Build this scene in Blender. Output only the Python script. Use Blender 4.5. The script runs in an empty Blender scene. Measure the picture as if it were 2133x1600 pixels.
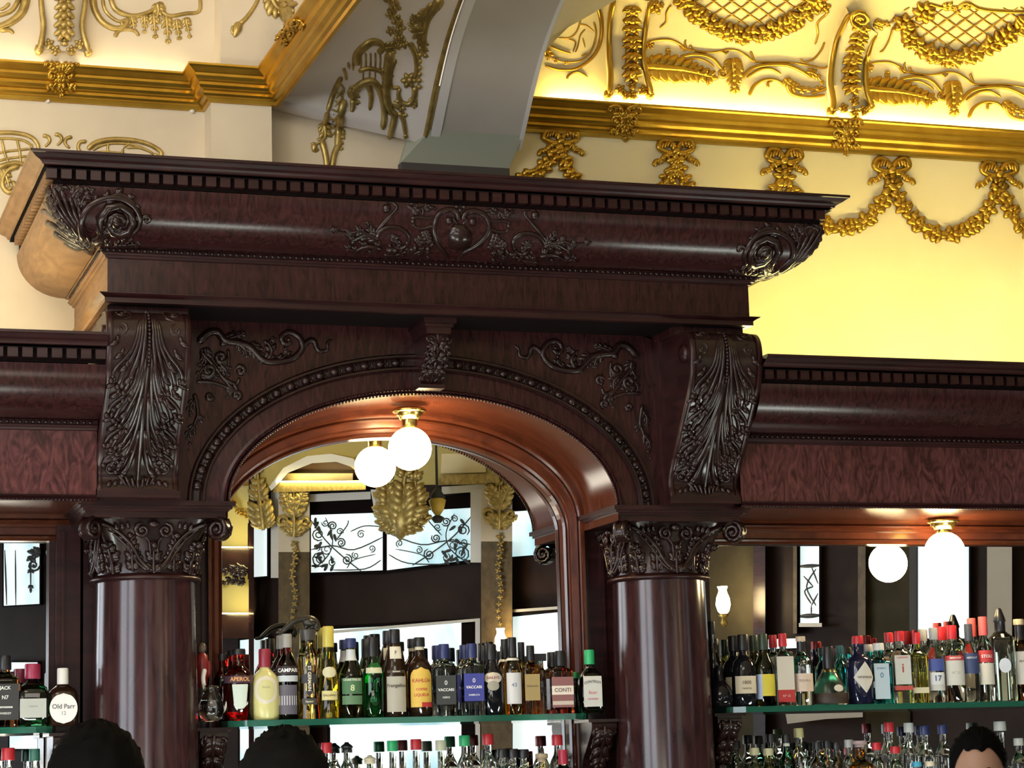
import bpy, bmesh, math, random
from mathutils import Vector, Matrix
from mathutils.bvhtree import BVHTree
random.seed(7)
SC = bpy.context.scene
COL = SC.collection
pi = math.pi

# ------------------------------------------------------------------ camera, world, exposure
FPX = 4681.93
YAW, PIT, ROL = math.radians(18.5434), math.radians(9.5748), math.radians(-1.6271)
CAM = Vector((0.0, 0.0, 1.62))
F_ = Vector((math.sin(YAW)*math.cos(PIT), math.cos(YAW)*math.cos(PIT), math.sin(PIT)))
r_ = Vector((math.cos(YAW), -math.sin(YAW), 0))
u_ = r_.cross(F_)
R_ = math.cos(ROL)*r_ + math.sin(ROL)*u_
U_ = -math.sin(ROL)*r_ + math.cos(ROL)*u_
cd = bpy.data.cameras.new('camera')
cd.sensor_fit = 'HORIZONTAL'; cd.sensor_width = 36.0; cd.lens = FPX*36.0/2133.0
cd.clip_start = 0.05; cd.clip_end = 200
cam = bpy.data.objects.new('camera', cd); COL.objects.link(cam)
cam.matrix_world = Matrix(((R_.x, U_.x, -F_.x, CAM.x), (R_.y, U_.y, -F_.y, CAM.y), (R_.z, U_.z, -F_.z, CAM.z), (0, 0, 0, 1)))
SC.camera = cam
SC.view_settings.view_transform = 'Standard'
SC.view_settings.look = 'None'
SC.view_settings.gamma = 1.0
SC.view_settings.exposure = 0.0
SC.view_settings.use_curve_mapping = False
SC.cycles.use_denoising = True
SC.cycles.max_bounces = 14
SC.cycles.transmission_bounces = 12
SC.cycles.glossy_bounces = 6
SC.cycles.diffuse_bounces = 4
SC.cycles.transparent_max_bounces = 12
SC.cycles.caustics_refractive = False
SC.cycles.caustics_reflective = False
SC.cycles.sample_clamp_indirect = 6.0
SC.cycles.blur_glossy = 0.5
W = bpy.data.worlds.new('room_air'); SC.world = W; W.use_nodes = True
W.node_tree.nodes['Background'].inputs[0].default_value = (1.0, 0.90, 0.78, 1)
W.node_tree.nodes['Background'].inputs[1].default_value = 0.85

def area(name, loc, target, sx, sy, power, color):
    ld = bpy.data.lights.new(name, 'AREA'); ld.shape = 'RECTANGLE'; ld.size = sx; ld.size_y = sy
    ld.energy = power; ld.color = color
    o = bpy.data.objects.new(name, ld); COL.objects.link(o); o.location = loc
    o.rotation_euler = (Vector(target)-Vector(loc)).to_track_quat('-Z', 'Y').to_euler()
    return o
# added fill lights out of view, brightening the walls, arch reveal and bar front
area('side_fill', (-1.5, 4.9, 3.3), (1.9, 8.1, 4.4), 1.2, 0.8, 10, (1.0, 0.87, 0.68))
area('reveal_fill', (0.1, 5.5, 4.5), (2.1, 8.2, 4.25), 1.0, 0.5, 20, (1.0, 0.87, 0.66))
area('low_fill', (0.4, 3.4, 1.3), (2.1, 8.0, 4.5), 2.2, 0.8, 50, (1.0, 0.90, 0.76))
area('ceiling_fill', (0.6, 2.4, 4.75), (1.9, 7.4, 2.6), 2.4, 1.4, 60, (1.0, 0.90, 0.78))

# ------------------------------------------------------------------ pixel rays of the photograph (to measure where things stand)
def ray(px, py): return F_ + R_*((px-1066.5)/FPX) - U_*((py-800.0)/FPX)
def at_y(px, py, y):
    d = ray(px, py); return CAM + d*(y/d.y)
def at_x(px, py, x):
    d = ray(px, py); return CAM + d*(x/d.x)

# ------------------------------------------------------------------ mesh helpers
WL = {}
class MB:
    def __init__(s): s.v = []; s.f = []; s.sm = []
    def add(s, v, f, smooth=True):
        b = len(s.v); s.v.extend(tuple(p) for p in v)
        for q in f: s.f.append(tuple(i+b for i in q)); s.sm.append(smooth)
    def box(s, x0, x1, y0, y1, z0, z1):
        s.add([(x0,y0,z0),(x1,y0,z0),(x1,y1,z0),(x0,y1,z0),(x0,y0,z1),(x1,y0,z1),(x1,y1,z1),(x0,y1,z1)],
              [(0,3,2,1),(4,5,6,7),(0,1,5,4),(1,2,6,5),(2,3,7,6),(3,0,4,7)], False)
    def grid(s, rows, smooth=True, closed=False, flip=False):
        n = len(rows[0]); v = [p for r in rows for p in r]; f = []
        for i in range(len(rows)-1):
            for j in range(n if closed else n-1):
                k = (j+1) % n
                q = (i*n+j, i*n+k, (i+1)*n+k, (i+1)*n+j)
                f.append(q[::-1] if flip else q)
        s.add(v, f, smooth)
    def poly(s, pts):
        s.add(pts, [tuple(range(len(pts)))], False)
    def prism(s, a, b):
        n = len(a); f = [tuple(range(n))[::-1], tuple(range(n, 2*n))]
        for i in range(n):
            k = (i+1) % n; f.append((i, k, n+k, n+i))
        s.add(list(a)+list(b), f, False)
    def lathe(s, prof, c=(0, 0, 0), n=24, shape=None, cap=True):
        rows = []
        for r, z in prof:
            row = []
            for j in range(n):
                a = 2*pi*j/n; m = 1.0; sy = 1.0
                if shape: m, sy = shape(a, z)
                row.append((c[0]+r*m*math.cos(a), c[1]+r*m*math.sin(a)*sy, c[2]+z))
            rows.append(row)
        s.grid(rows, True, True)
        if cap:
            b = len(s.v)
            s.add(rows[0], [tuple(range(n))[::-1]], False); s.add(rows[-1], [tuple(range(n))], False)
    def ball(s, c, r, n=8, m=5, sc=(1, 1, 1)):
        rows = []
        for i in range(m+1):
            t = pi*i/m; row = []
            for j in range(n):
                a = 2*pi*j/n
                row.append((c[0]+r*sc[0]*math.sin(t)*math.cos(a), c[1]+r*sc[1]*math.sin(t)*math.sin(a), c[2]+r*sc[2]*math.cos(t)))
            rows.append(row)
        s.grid(rows, True, True, True)
    def build(s, name, mat, parent=None, merge=False):
        off = WL.get(parent.name, Vector((0, 0, 0))) if parent is not None else Vector((0, 0, 0))
        me = bpy.data.meshes.new(name)
        me.from_pydata([(p[0]-off[0], p[1]-off[1], p[2]-off[2]) for p in s.v], [], s.f)
        me.polygons.foreach_set('use_smooth', s.sm)
        if merge:
            bm = bmesh.new(); bm.from_mesh(me); bmesh.ops.remove_doubles(bm, verts=bm.verts, dist=1e-5)
            bmesh.ops.recalc_face_normals(bm, faces=bm.faces); bm.to_mesh(me); bm.free()
        me.materials.append(mat); me.update()
        o = bpy.data.objects.new(name, me); COL.objects.link(o)
        if parent is not None: o.parent = parent
        WL[o.name] = off
        return o

def tag(o, label=None, cat=None, group=None, kind=None):
    if label: o['label'] = label
    if cat: o['category'] = cat
    if group: o['group'] = group
    if kind: o['kind'] = kind
    return o
def thing(name, loc, label, cat, group=None):
    o = bpy.data.objects.new(name, None); COL.objects.link(o); o.location = loc; o.empty_display_size = .05
    WL[o.name] = Vector(loc)
    return tag(o, label, cat, group)
def struct(name, mb, mat, parent=None, merge=False):
    o = mb.build(name, mat, parent, merge)
    if parent is None: o['kind'] = 'structure'
    return o
def copy_thing(root, loc, label=None, group=None):
    r = root.copy(); COL.objects.link(r); r.location = loc
    if label: r['label'] = label
    if group: r['group'] = group
    for ch in list(root.children):
        c = ch.copy(); COL.objects.link(c); c.parent = r
        for g in list(ch.children):
            d = g.copy(); COL.objects.link(d); d.parent = c
    return r

# ------------------------------------------------------------------ relief ornament: strokes drawn in (u, v), raised by h, laid on a surface by mapf
class Orn:
    def __init__(s, mapf, mb=None, o=(0, 0), k=1.0, tk=1.0):
        s.m = mapf; s.b = mb or MB(); s.o = o; s.k = k; s.tk = tk
    def P(s, u, v, h): return s.m(s.o[0]+u*s.k, s.o[1]+v*s.k, h*s.k)
    def tube(s, path, r0, r1=None, lift=0.0, n=6, flat=1.0, sub=4):
        if r1 is None: r1 = r0
        r0 *= s.tk; r1 *= s.tk
        p = smooth(path, sub); N = len(p); rows = []
        for i, (x, y) in enumerate(p):
            a = p[max(i-1, 0)]; b = p[min(i+1, N-1)]
            tx, ty = b[0]-a[0], b[1]-a[1]; L = math.hypot(tx, ty) or 1; nx, ny = -ty/L, tx/L
            t = i/(N-1); r = r0+(r1-r0)*t
            if i == 0 or i == N-1: r *= .55
            rows.append([s.P(x+nx*r*math.cos(2*pi*j/n), y+ny*r*math.cos(2*pi*j/n), lift+r*flat*math.sin(2*pi*j/n)) for j in range(n)])
        s.b.grid(rows, True, True)
        s.b.add(rows[0], [tuple(range(n))[::-1]]); s.b.add(rows[-1], [tuple(range(n))])
    def spiral(s, u, v, R, turns=1.6, a0=0.0, d=1, r0=None, r1=None, lift=0.0, ball=True):
        r0 = r0 or R*.2; r1 = r1 or r0*.8
        N = max(8, int(turns*9)); pts = []
        for i in range(N+1):
            t = i/N; a = a0+d*turns*2*pi*t; q = R*(1-t*.82)
            pts.append((u+q*math.cos(a), v+q*math.sin(a)))
        s.tube(pts, r0, r1, lift, sub=1)
        if ball: s.ball(u, v, R*.24, lift)
    def blob(s, u, v, a, b, ang=0.0, h=None, lift=0.0, n=7, m=4):
        h = h or b; ca, sa = math.cos(ang), math.sin(ang); rows = []
        for i in range(m+1):
            t = pi*i/m; row = []
            for j in range(n):
                w = 2*pi*j/n
                x = a*math.cos(t); y = b*math.sin(t)*math.cos(w)*(1.15-.35*math.cos(t)); z = h*math.sin(t)*math.sin(w)
                row.append(s.P(u+x*ca-y*sa, v+x*sa+y*ca, lift+z))
            rows.append(row)
        s.b.grid(rows, True, True)
    def ball(s, u, v, r, lift=0.0): s.blob(u, v, r, r, 0, r, lift)
    def leaf(s, path, w, lobes=4, h=None, lift=0.0, sides=(1, -1), splay=.75, rib=None):
        w *= .5+.5*s.tk; h = h or w*.3; p = smooth(path, 5); N = len(p)
        s.tube(path, rib or w*.16, w*.06, lift+h*.35)
        for k in range(lobes):
            t = .12+.8*k/max(lobes-1, 1); i = min(int(t*(N-1)), N-2)
            x, y = p[i]; a = math.atan2(p[i+1][1]-y, p[i+1][0]-x)
            L = w*(.95-.45*t)*(.75+.25*math.sin(pi*min(t*1.4, 1)))
            for sd in sides:
                q = a+sd*splay
                s.blob(x+math.cos(q)*L*.5, y+math.sin(q)*L*.5, L*.60, L*.31, q, h*.95, lift)
                q2 = a+sd*(splay+.55)
                s.blob(x+math.cos(q2)*L*.36, y+math.sin(q2)*L*.36, L*.40, L*.22, q2, h*.75, lift)
        x, y = p[-1]; a = math.atan2(y-p[-2][1], x-p[-2][0])
        s.blob(x, y, w*.3, w*.14, a, h*.8, lift)
    def flower(s, u, v, r, n=5, lift=0.0):
        for k in range(n):
            a = 2*pi*k/n+u
            s.blob(u+math.cos(a)*r*.6, v+math.sin(a)*r*.6, r*.48, r*.32, a, r*.4, lift)
        s.ball(u, v, r*.3, lift+r*.3)
    def swag(s, path, r, step=None, lift=0.0, sub=6):
        p = smooth(path, sub); acc = 0; step = step or r*1.15; i = 0; last = None
        for q in p:
            if last is None or math.hypot(q[0]-last[0], q[1]-last[1]) >= step:
                last = q
                k = i % 3
                if k == 0: s.flower(q[0], q[1], r*1.0, 5, lift)
                else:
                    a = random.uniform(0, 6.28)
                    for e in range(3):
                        b = a+e*2.1
                        s.blob(q[0]+math.cos(b)*r*.5, q[1]+math.sin(b)*r*.5, r*.55, r*.3, b, r*.45, lift)
                i += 1
    def lattice(s, inside, x0, x1, y0, y1, step, r, ang=.7, lift=0.0):
        for sg in (ang, -ang):
            ca, sa = math.cos(sg), math.sin(sg); L = math.hypot(x1-x0, y1-y0); cx, cy = (x0+x1)/2, (y0+y1)/2
            k = -int(L/step)
            while k*step < L:
                run = []
                for i in range(41):
                    t = -L/2+L*i/40
                    x = cx+ca*t-sa*k*step; y = cy+sa*t+ca*k*step
                    if x0 <= x <= x1 and y0 <= y <= y1 and inside(x, y): run.append((x, y))
                    else:
                        if len(run) > 2: s.tube([run[0], run[len(run)//2], run[-1]], r, r, lift, 4, 1, 2)
                        run = []
                if len(run) > 2: s.tube([run[0], run[len(run)//2], run[-1]], r, r, lift, 4, 1, 2)
                k += 1

def smooth(path, sub=4):
    if sub <= 1 or len(path) < 3: 
        if len(path) == 2 and sub > 1:
            return [(path[0][0]+(path[1][0]-path[0][0])*i/3, path[0][1]+(path[1][1]-path[0][1])*i/3) for i in range(4)]
        return list(path)
    out = []; n = len(path)
    for i in range(n-1):
        p0 = path[max(i-1, 0)]; p1 = path[i]; p2 = path[i+1]; p3 = path[min(i+2, n-1)]
        for k in range(sub):
            t = k/sub; t2 = t*t; t3 = t2*t
            out.append(tuple(.5*((2*p1[c])+(-p0[c]+p2[c])*t+(2*p0[c]-5*p1[c]+4*p2[c]-p3[c])*t2+(-p0[c]+3*p1[c]-3*p2[c]+p3[c])*t3) for c in range(len(p1))))
    out.append(tuple(path[-1]))
    return out

class Surf:
    """a set of mesh faces that reliefs are laid on"""
    def __init__(s, mbs):
        v = []; f = []
        for m in mbs:
            b = len(v); v += [Vector(p) for p in m.v]; f += [tuple(i+b for i in q) for q in m.f]
        s.t = BVHTree.FromPolygons(v, f)
    def on(s, px, py, h, mirror=None):
        d = ray(px, py).normalized()
        loc, n, i, dist = s.t.ray_cast(CAM, d)
        if loc is None: loc, n, dist = at_y(px, py, 8.3), Vector((0, -1, 0)), 8.8
        if n.dot(d) > 0: n = -n
        p = loc + n*(h*dist/FPX)
        if mirror is not None: p = Vector((2*mirror-p.x, p.y, p.z))
        return p
    def map(s, mirror=None): return lambda u, v, h: s.on(u, v, h, mirror)

# ------------------------------------------------------------------ materials
def new_mat(name):
    m = bpy.data.materials.new(name); m.use_nodes = True
    nt = m.node_tree; b = nt.nodes['Principled BSDF']
    return m, nt, b
def simple(name, col, rough=.5, metal=0.0, **kw):
    m, nt, b = new_mat(name)
    b.inputs['Base Color'].default_value = (*col, 1); b.inputs['Roughness'].default_value = rough; b.inputs['Metallic'].default_value = metal
    for k, v in kw.items(): b.inputs[k.replace('_', ' ')].default_value = v
    return m
def noise_col(nt, b, c0, c1, scale, detail=4, stretch=(1, 1, 1), bump=0.0, dist=0.0, lo=.35, hi=.65, wave=False):
    tc = nt.nodes.new('ShaderNodeTexCoord'); mp = nt.nodes.new('ShaderNodeMapping'); mp.inputs['Scale'].default_value = stretch
    nt.links.new(tc.outputs['Object'], mp.inputs[0])
    if wave:
        t = nt.nodes.new('ShaderNodeTexWave'); t.inputs['Scale'].default_value = scale; t.inputs['Distortion'].default_value = dist
        t.inputs['Detail'].default_value = detail; t.inputs['Detail Scale'].default_value = 1.6
    else:
        t = nt.nodes.new('ShaderNodeTexNoise'); t.inputs['Scale'].default_value = scale; t.inputs['Detail'].default_value = detail; t.inputs['Distortion'].default_value = dist
    nt.links.new(mp.outputs[0], t.inputs['Vector'])
    r = nt.nodes.new('ShaderNodeValToRGB'); r.color_ramp.elements[0].position = lo; r.color_ramp.elements[1].position = hi
    r.color_ramp.elements[0].color = (*c0, 1); r.color_ramp.elements[1].color = (*c1, 1)
    nt.links.new(t.outputs['Fac' if not wave else 'Fac'], r.inputs[0]); nt.links.new(r.outputs[0], b.inputs['Base Color'])
    if bump:
        bp = nt.nodes.new('ShaderNodeBump'); bp.inputs['Strength'].default_value = bump; bp.inputs['Distance'].default_value = .004
        nt.links.new(t.outputs['Fac'], bp.inputs['Height']); nt.links.new(bp.outputs[0], b.inputs['Normal'])
    return t
def mk(name, c0, c1, scale, rough, metal=0.0, coat=0.0, spec=.5, **kw):
    m, nt, b = new_mat(name); b.inputs['Roughness'].default_value = rough; b.inputs['Metallic'].default_value = metal
    b.inputs['Specular IOR Level'].default_value = spec
    if coat: b.inputs['Coat Weight'].default_value = coat; b.inputs['Coat Roughness'].default_value = .12
    noise_col(nt, b, c0, c1, scale, **kw); return m
M = {}
M['wood'] = mk('mahogany', (.012, .0036, .0039), (.032, .0092, .0095), 3.0, .30, spec=.3, stretch=(1.2, 1.2, 9), dist=1.2, lo=.3, hi=.7)
M['veneer'] = mk('flame_mahogany', (.014, .0040, .0042), (.042, .0125, .0127), 5.0, .24, spec=.3, stretch=(7, 7, 1.3), dist=2.2, lo=.32, hi=.7, detail=6)
M['shaft'] = mk('column_mahogany', (.018, .006, .0068), (.050, .019, .020), 6.0, .18, stretch=(5, 5, .8), dist=1.0, lo=.3, hi=.7, detail=6)
M['carved'] = mk('carved_mahogany', (.010, .0038, .0034), (.024, .0095, .0085), 12, .24, spec=.4, lo=.3, hi=.7)
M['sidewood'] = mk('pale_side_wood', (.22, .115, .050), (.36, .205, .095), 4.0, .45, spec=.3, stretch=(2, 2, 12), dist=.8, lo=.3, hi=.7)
M['flame'] = mk('flame_panel', (.030, .0075, .008), (.110, .033, .033), 4.0, .24, spec=.35, stretch=(5, 5, 1.8), dist=3.5, lo=.36, hi=.68, detail=8)
M['reveal'] = mk('brightened_plaster', (.80, .72, .64), (.86, .79, .71), 3.5, .75, lo=.3, hi=.75, bump=.06, detail=6)  # plaster lightened in colour to make up for light missing on the reveal
M['soffit'] = mk('lamplit_mahogany', (.040, .010, .005), (.090, .023, .010), 5.0, .20, spec=.4, stretch=(1.3, 7, 1.3), dist=1.5, lo=.3, hi=.7, detail=6)  # polished mahogany with the globe lamps' warm glow put into its colour
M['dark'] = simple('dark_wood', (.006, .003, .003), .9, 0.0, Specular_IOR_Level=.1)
M['gold'] = mk('gilding', (.48, .27, .03), (.62, .38, .05), 9, .31, metal=.85, lo=.3, hi=.7, bump=.05)
M['oldgold'] = mk('dull_gilding', (.36, .26, .08), (.62, .46, .16), 24, .42, metal=.7, lo=.35, hi=.7, bump=.1)
M['plaster'] = mk('cream_plaster', (.66, .56, .41), (.76, .66, .49), 3.5, .75, lo=.3, hi=.75, bump=.08, detail=6)
M['plaster2'] = mk('lamplit_plaster', (.82, .68, .37), (.88, .75, .45), 3.0, .75, lo=.3, hi=.75, bump=.06, detail=6)  # cream plaster with the yellow strip light put into its colour
M['pier'] = mk('grey_plaster', (.50, .46, .40), (.56, .52, .46), 4, .7, lo=.3, hi=.7)
M['pierdark'] = simple('slate_band', (.05, .045, .045), .6)
M['splay'] = simple('pale_green_plaster', (.40, .42, .33), .7)
M['white'] = simple('white_paint', (.78, .76, .72), .5)
M['brass'] = simple('brass', (.72, .50, .14), .22, 1.0)
M['mirror'] = simple('mirror_silver', (.86, .88, .86), .0, 1.0)
# ------------------------------------------------------------------ the room behind the bar
WALLY = 8.30
def extr_x(mb, prof, x0, x1, smooth_=False):          # prof: (y, z)
    mb.grid([[(x0, y, z) for y, z in prof], [(x1, y, z) for y, z in prof]], smooth_)
def extr_y(mb, prof, y0, y1):                         # prof: (x, z)
    mb.grid([[(x, y0, z) for x, z in prof], [(x, y1, z) for x, z in prof]], False)
# wall behind the bar
wl = MB(); wl.box(-4.0, 1.80, WALLY, WALLY+.3, 0, 5.0); wl.box(1.80, 2.42, WALLY, WALLY+.3, 0, 4.6)
WALL_L = struct('wall_back_left', wl, M['plaster'])
wr = MB(); wr.box(2.80, 8.0, WALLY, WALLY+.3, 0, 5.0)
struct('wall_back_right', wr, M['plaster2'])
pl_ = MB(); pl_.box(1.566, 1.80, 8.17, WALLY, 3.64, 4.16)
struct('wall_pilaster', pl_, M['plaster'])
pk = MB(); pk.box(2.335, 2.782, 8.25, 8.42, 2.9, 3.962); struct('wall_pier_foot', pk, M['pierdark'])
# gilded cornice, its profile as (projection, z)
CP = [(0, 4.128), (.014, 4.13), (.018, 4.142), (.03, 4.147), (.036, 4.155), (.034, 4.166), (.048, 4.172), (.056, 4.182), (.054, 4.194), (.066, 4.2), (.074, 4.212), (.073, 4.222), (.098, 4.238), (.104, 4.244), (.104, 4.252), (.097, 4.254), (.092, 4.236), (.0, 4.236)]
def mitre_run(mb, path, prof):
    """sweep (projection, z) along a plan path [(x, y)...]; projection goes to the left of travel... outward normal given per corner"""
    rows = [[] for _ in path]
    n = len(path)
    for i in range(n):
        dirs = []
        if i > 0: dirs.append(Vector((path[i][0]-path[i-1][0], path[i][1]-path[i-1][1])).normalized())
        if i < n-1: dirs.append(Vector((path[i+1][0]-path[i][0], path[i+1][1]-path[i][1])).normalized())
        ns = [Vector((d.y, -d.x)) for d in dirs]
        m = ns[0] if len(ns) == 1 else (ns[0]+ns[1])/(1+ns[0].dot(ns[1]))
        for p, z in prof: rows[i].append((path[i][0]+m.x*p, path[i][1]+m.y*p, z))
    mb.grid(rows, False)
cl = MB(); mitre_run(cl, [(-4, WALLY), (1.566, WALLY), (1.566, 8.17), (1.83, 8.17), (1.83, 4.5)], CP)
struct('trim_1', cl, M['gold'])
cr = MB(); mitre_run(cr, [(2.86, WALLY), (8.0, WALLY)], CP)
struct('trim_2', cr, M['gold'])
# the frieze above the cornices
al = MB()
al.grid([[(x, y, z) for x, y in [(-4, 8.27), (1.60, 8.27), (1.60, 8.15), (1.84, 8.15), (1.84, 4.5)]] for z in (4.233, 4.9)], False)
struct('wall_frieze_left', al, M['plaster'])
ar = MB(); extr_x(ar, [(8.25, 4.233), (8.255, 4.40), (8.24, 4.52), (8.19, 4.61), (8.11, 4.69), (7.98, 4.77), (7.80, 4.83), (7.5, 4.87), (6.8, 4.88)], 2.86, 8.0, True)
struct('wall_frieze_right', ar, M['plaster2'])
# cross arch: soffit, splayed reveals, mouldings and pier
AC = [(8.28, 3.98), (8.225, 4.033), (8.165, 4.087), (8.04, 4.215), (7.88, 4.35), (7.68, 4.456), (7.4, 4.56), (7.0, 4.65), (6.5, 4.70), (5.9, 4.72), (5.2, 4.72), (4.5, 4.70)]
ACs = smooth(AC[1:], 4)
so = MB(); extr_x(so, ACs, 2.475, 2.82, True); struct('ceiling_arch_soffit', so, M['pier'])
am = MB()
for x0, x1, dz in ((2.44, 2.478, -.006), (2.806, 2.822, -.004)):
    t = [(y-.35*abs(dz), z+dz) for y, z in ACs]
    am.grid([[(x0, y, z+.02) for y, z in t], [(x0, y, z) for y, z in t], [(x1, y, z) for y, z in t], [(x1, y, z+.02) for y, z in t]], False)
struct('trim_3', am, M['white'])
gm = MB()
for i in range(len(ACs)-1): pass
gm.grid([[(2.422+.011*math.cos(a), y+.005*math.sin(a), z+.004-.011*abs(math.sin(a))) for y, z in ACs] for a in (pi, 4.2, 4.9, 5.6, 2*pi)], True)
struct('trim_4', gm, M['oldgold'])
sp_ = MB()
ys = [8.30, 8.20, 8.1, 7.95, 7.75, 7.5, 7.1, 6.5, 5.8, 5.0]
rows = []
for i, (y, z) in enumerate(ACs):
    row = []
    for k in range(9):
        t = k/8; sag = .05*math.sin(pi*t)
        ya = min(y+.05, 8.17) if i else 8.30
        row.append((1.80+(2.43-1.80)*t, ya*(1-t)+y*t, 4.16*(1-t)+z*t+sag*(1 if i > 3 else i/4)))
    rows.append(row)
sp_.grid(rows, True)
struct('ceiling_arch_reveal_left', sp_, M['reveal'])
sr = MB(); sr.grid([[(2.82, y, z), (2.822+max(0, z-4.33)*1.0, y-.01, z+.015), (2.824+max(0, z-4.35)*2.0, y-.02, z+.03)] for y, z in ACs], True)
struct('ceiling_arch_reveal_right', sr, M['plaster2'])
ps = MB(); ps.prism([(2.445, 8.168, 4.087), (2.82, 8.168, 4.087), (2.782, 8.255, 3.962), (2.335, 8.255, 3.962)], [(2.445, 8.30, 4.30), (2.82, 8.30, 4.30), (2.782, 8.4, 3.962), (2.335, 8.4, 3.962)])
struct('wall_pier_splay', ps, M['splay'])
ce = MB(); ce.box(-9, 12, -14, 8.6, 4.95, 5.1); struct('ceiling', ce, M['plaster'])
wsl = MB(); wsl.box(-6.3, -6.0, -13, 8.6, 0, 3.1); struct('wall_left', wsl, M['wood'])
wsu = MB(); wsu.box(-6.3, -6.0, -13, 8.6, 3.1, 4.95); struct('wall_left_upper', wsu, M['plaster'])
wsr = MB(); wsr.box(10.5, 10.8, -13, 8.6, 0, 4.95); struct('wall_right', wsr, M['wood'])
wsf = MB(); wsf.box(-6.3, 10.8, -13.3, -13, 0, 4.95); struct('wall_front_end', wsf, M['wood'])
mday, nt, b = new_mat('side_window_daylight'); b.inputs['Base Color'].default_value = (.8, .9, 1, 1); b.inputs['Emission Color'].default_value = (.84, .90, 1.0, 1); b.inputs['Emission Strength'].default_value = 8.0
def side_window(n, y0, y1, z0, z1, panes):
    for k in range(panes):
        a = y0+(y1-y0)*k/panes+.05; c = y0+(y1-y0)*(k+1)/panes-.05
        m = MB(); m.box(-5.99, -5.97, a, c, z0, z1); m2 = m.build('window_pane', mday); m2['kind'] = 'structure'
    f = MB(); f.box(-6.0, -5.95, y0-.1, y1+.1, z1, z1+.12); f.box(-6.0, -5.93, y0-.1, y1+.1, z0-.1, z0)
    for k in range(panes+1): f.box(-6.0, -5.95, y0+(y1-y0)*k/panes-.05, y0+(y1-y0)*k/panes+.05, z0, z1)
    struct('window_%d' % n, f, M['wood'])
side_window(20, -2.6, 1.0, .9, 4.2, 2); side_window(21, 1.9, 4.6, .9, 4.2, 2)
m = MB(); m.box(-1.9, -.5, -12.99, -12.97, 1.0, 3.6); q_ = m.build('window_22', mday); q_['kind'] = 'structure'
fl = MB(); fl.box(-9, 12, -14, 8.6, -.1, 0); struct('floor', fl, mk('floor_tiles', (.48, .44, .38), (.58, .54, .48), 6, .4))

# light strips lying on the cornices and on the side units
def strip(name, x0, x1, y, z, col, st, label):
    m, nt, b = new_mat(name+'_glow')
    b.inputs['Base Color'].default_value = (*col, 1); b.inputs['Emission Color'].default_value = (*col, 1); b.inputs['Emission Strength'].default_value = st
    mb = MB(); mb.box(x0, x1, y-.008, y+.008, z, z+.007)
    return tag(mb.build(name, m), label, 'light strip', 'hidden light strips')
strip('light_strip', 2.95, 5.6, 8.222, 4.237, (1.0, .80, .26), 105, 'light strip on the gold cornice above the garlands')
strip('light_strip', -.4, 1.50, 8.222, 4.237, (1.0, .86, .52), 17, 'light strip on the gold cornice over the cream wall panel')
strip('light_strip', 3.46, 5.5, 7.80, 3.064, (1.0, .86, .36), 175, 'light strip lying on the side unit under the bright yellow wall')
strip('light_strip', -.3, .98, 7.82, 3.064, (1.0, .86, .52), 95, 'light strip lying on the side unit under the cream wall')

# ------------------------------------------------------------------ the carved back bar, central bay
X0 = 2.252
BAR = thing('back_bar', (X0, 7.9, 0), 'tall dark mahogany back bar with arched mirror and carved consoles between two columns', 'back bar')
def entab(dz=0.0):
    """upper profile (projection from the frieze plane, height) for main entablature; dz shifts it for the side units"""
    oge = [(.035+.178*math.sin(t), 3.373+.158*(1-math.cos(t))+dz) for t in [i*pi/2/10 for i in range(11)]]
    bead = [(0, 3.338+dz), (.008, 3.340+dz), (.010, 3.347+dz), (.018, 3.349+dz), (.020, 3.354+dz), (.026, 3.356+dz), (.020, 3.359+dz), (.020, 3.368+dz), (.034, 3.371+dz)]
    dent = [(.205, 3.535+dz), (.205, 3.580+dz), (.240, 3.580+dz)]
    crown = [(.240, 3.587+dz), (.247, 3.589+dz), (.249, 3.594+dz), (.256, 3.600+dz), (.270, 3.606+dz), (.280, 3.614+dz), (.284, 3.617+dz), (.290, 3.618+dz), (.290, 3.627+dz), (.0, 3.632+dz)]
    return bead, oge, dent, crown
def around(prof, hw, yF, yb=WALLY):
    return [[(X0-hw-p, yb, z) for p, z in prof], [(X0-hw-p, yF-p, z) for p, z in prof], [(X0+hw+p, yF-p, z) for p, z in prof], [(X0+hw+p, yb, z) for p, z in prof]]
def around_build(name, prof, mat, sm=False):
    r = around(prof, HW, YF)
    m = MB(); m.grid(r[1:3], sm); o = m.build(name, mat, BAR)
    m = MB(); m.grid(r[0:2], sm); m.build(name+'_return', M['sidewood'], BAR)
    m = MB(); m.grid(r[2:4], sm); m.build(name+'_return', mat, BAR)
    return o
HW, YF = 1.180, 7.45
bead_p, oge_p, dent_p, crown_p = entab()
around_build('crown_molding', crown_p, M['wood'])
mb = MB(); mb.grid(around(dent_p, HW, YF), False)
PIT_D = .0478
def dentil_front(mb, xa, xb, yf, z0, z1, pitch=PIT_D, w=.034, d=.026):
    n = int((xb-xa)/pitch); x = xa
    for i in range(n+1):
        if x+w > xb+.02: break
        mb.box(x, min(x+w, xb), yf-d, yf, z0, z1); x += pitch
mb2 = MB(); mbs = MB()
dx0 = X0-HW-.232
dentil_front(mb2, dx0, X0+HW+.232, YF-.205, 3.547, 3.580)
y = YF-.205+.02
while y < 8.2:
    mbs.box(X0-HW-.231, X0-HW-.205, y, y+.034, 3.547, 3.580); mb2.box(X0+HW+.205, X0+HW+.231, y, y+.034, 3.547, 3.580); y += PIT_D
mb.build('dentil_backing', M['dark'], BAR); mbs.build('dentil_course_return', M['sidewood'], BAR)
mb2.build('dentil_course', M['wood'], BAR)
cov = MB(); cov.grid(around(oge_p, HW, YF), True); COVE = around_build('cushion_frieze', oge_p, M['veneer'], True)
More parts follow.
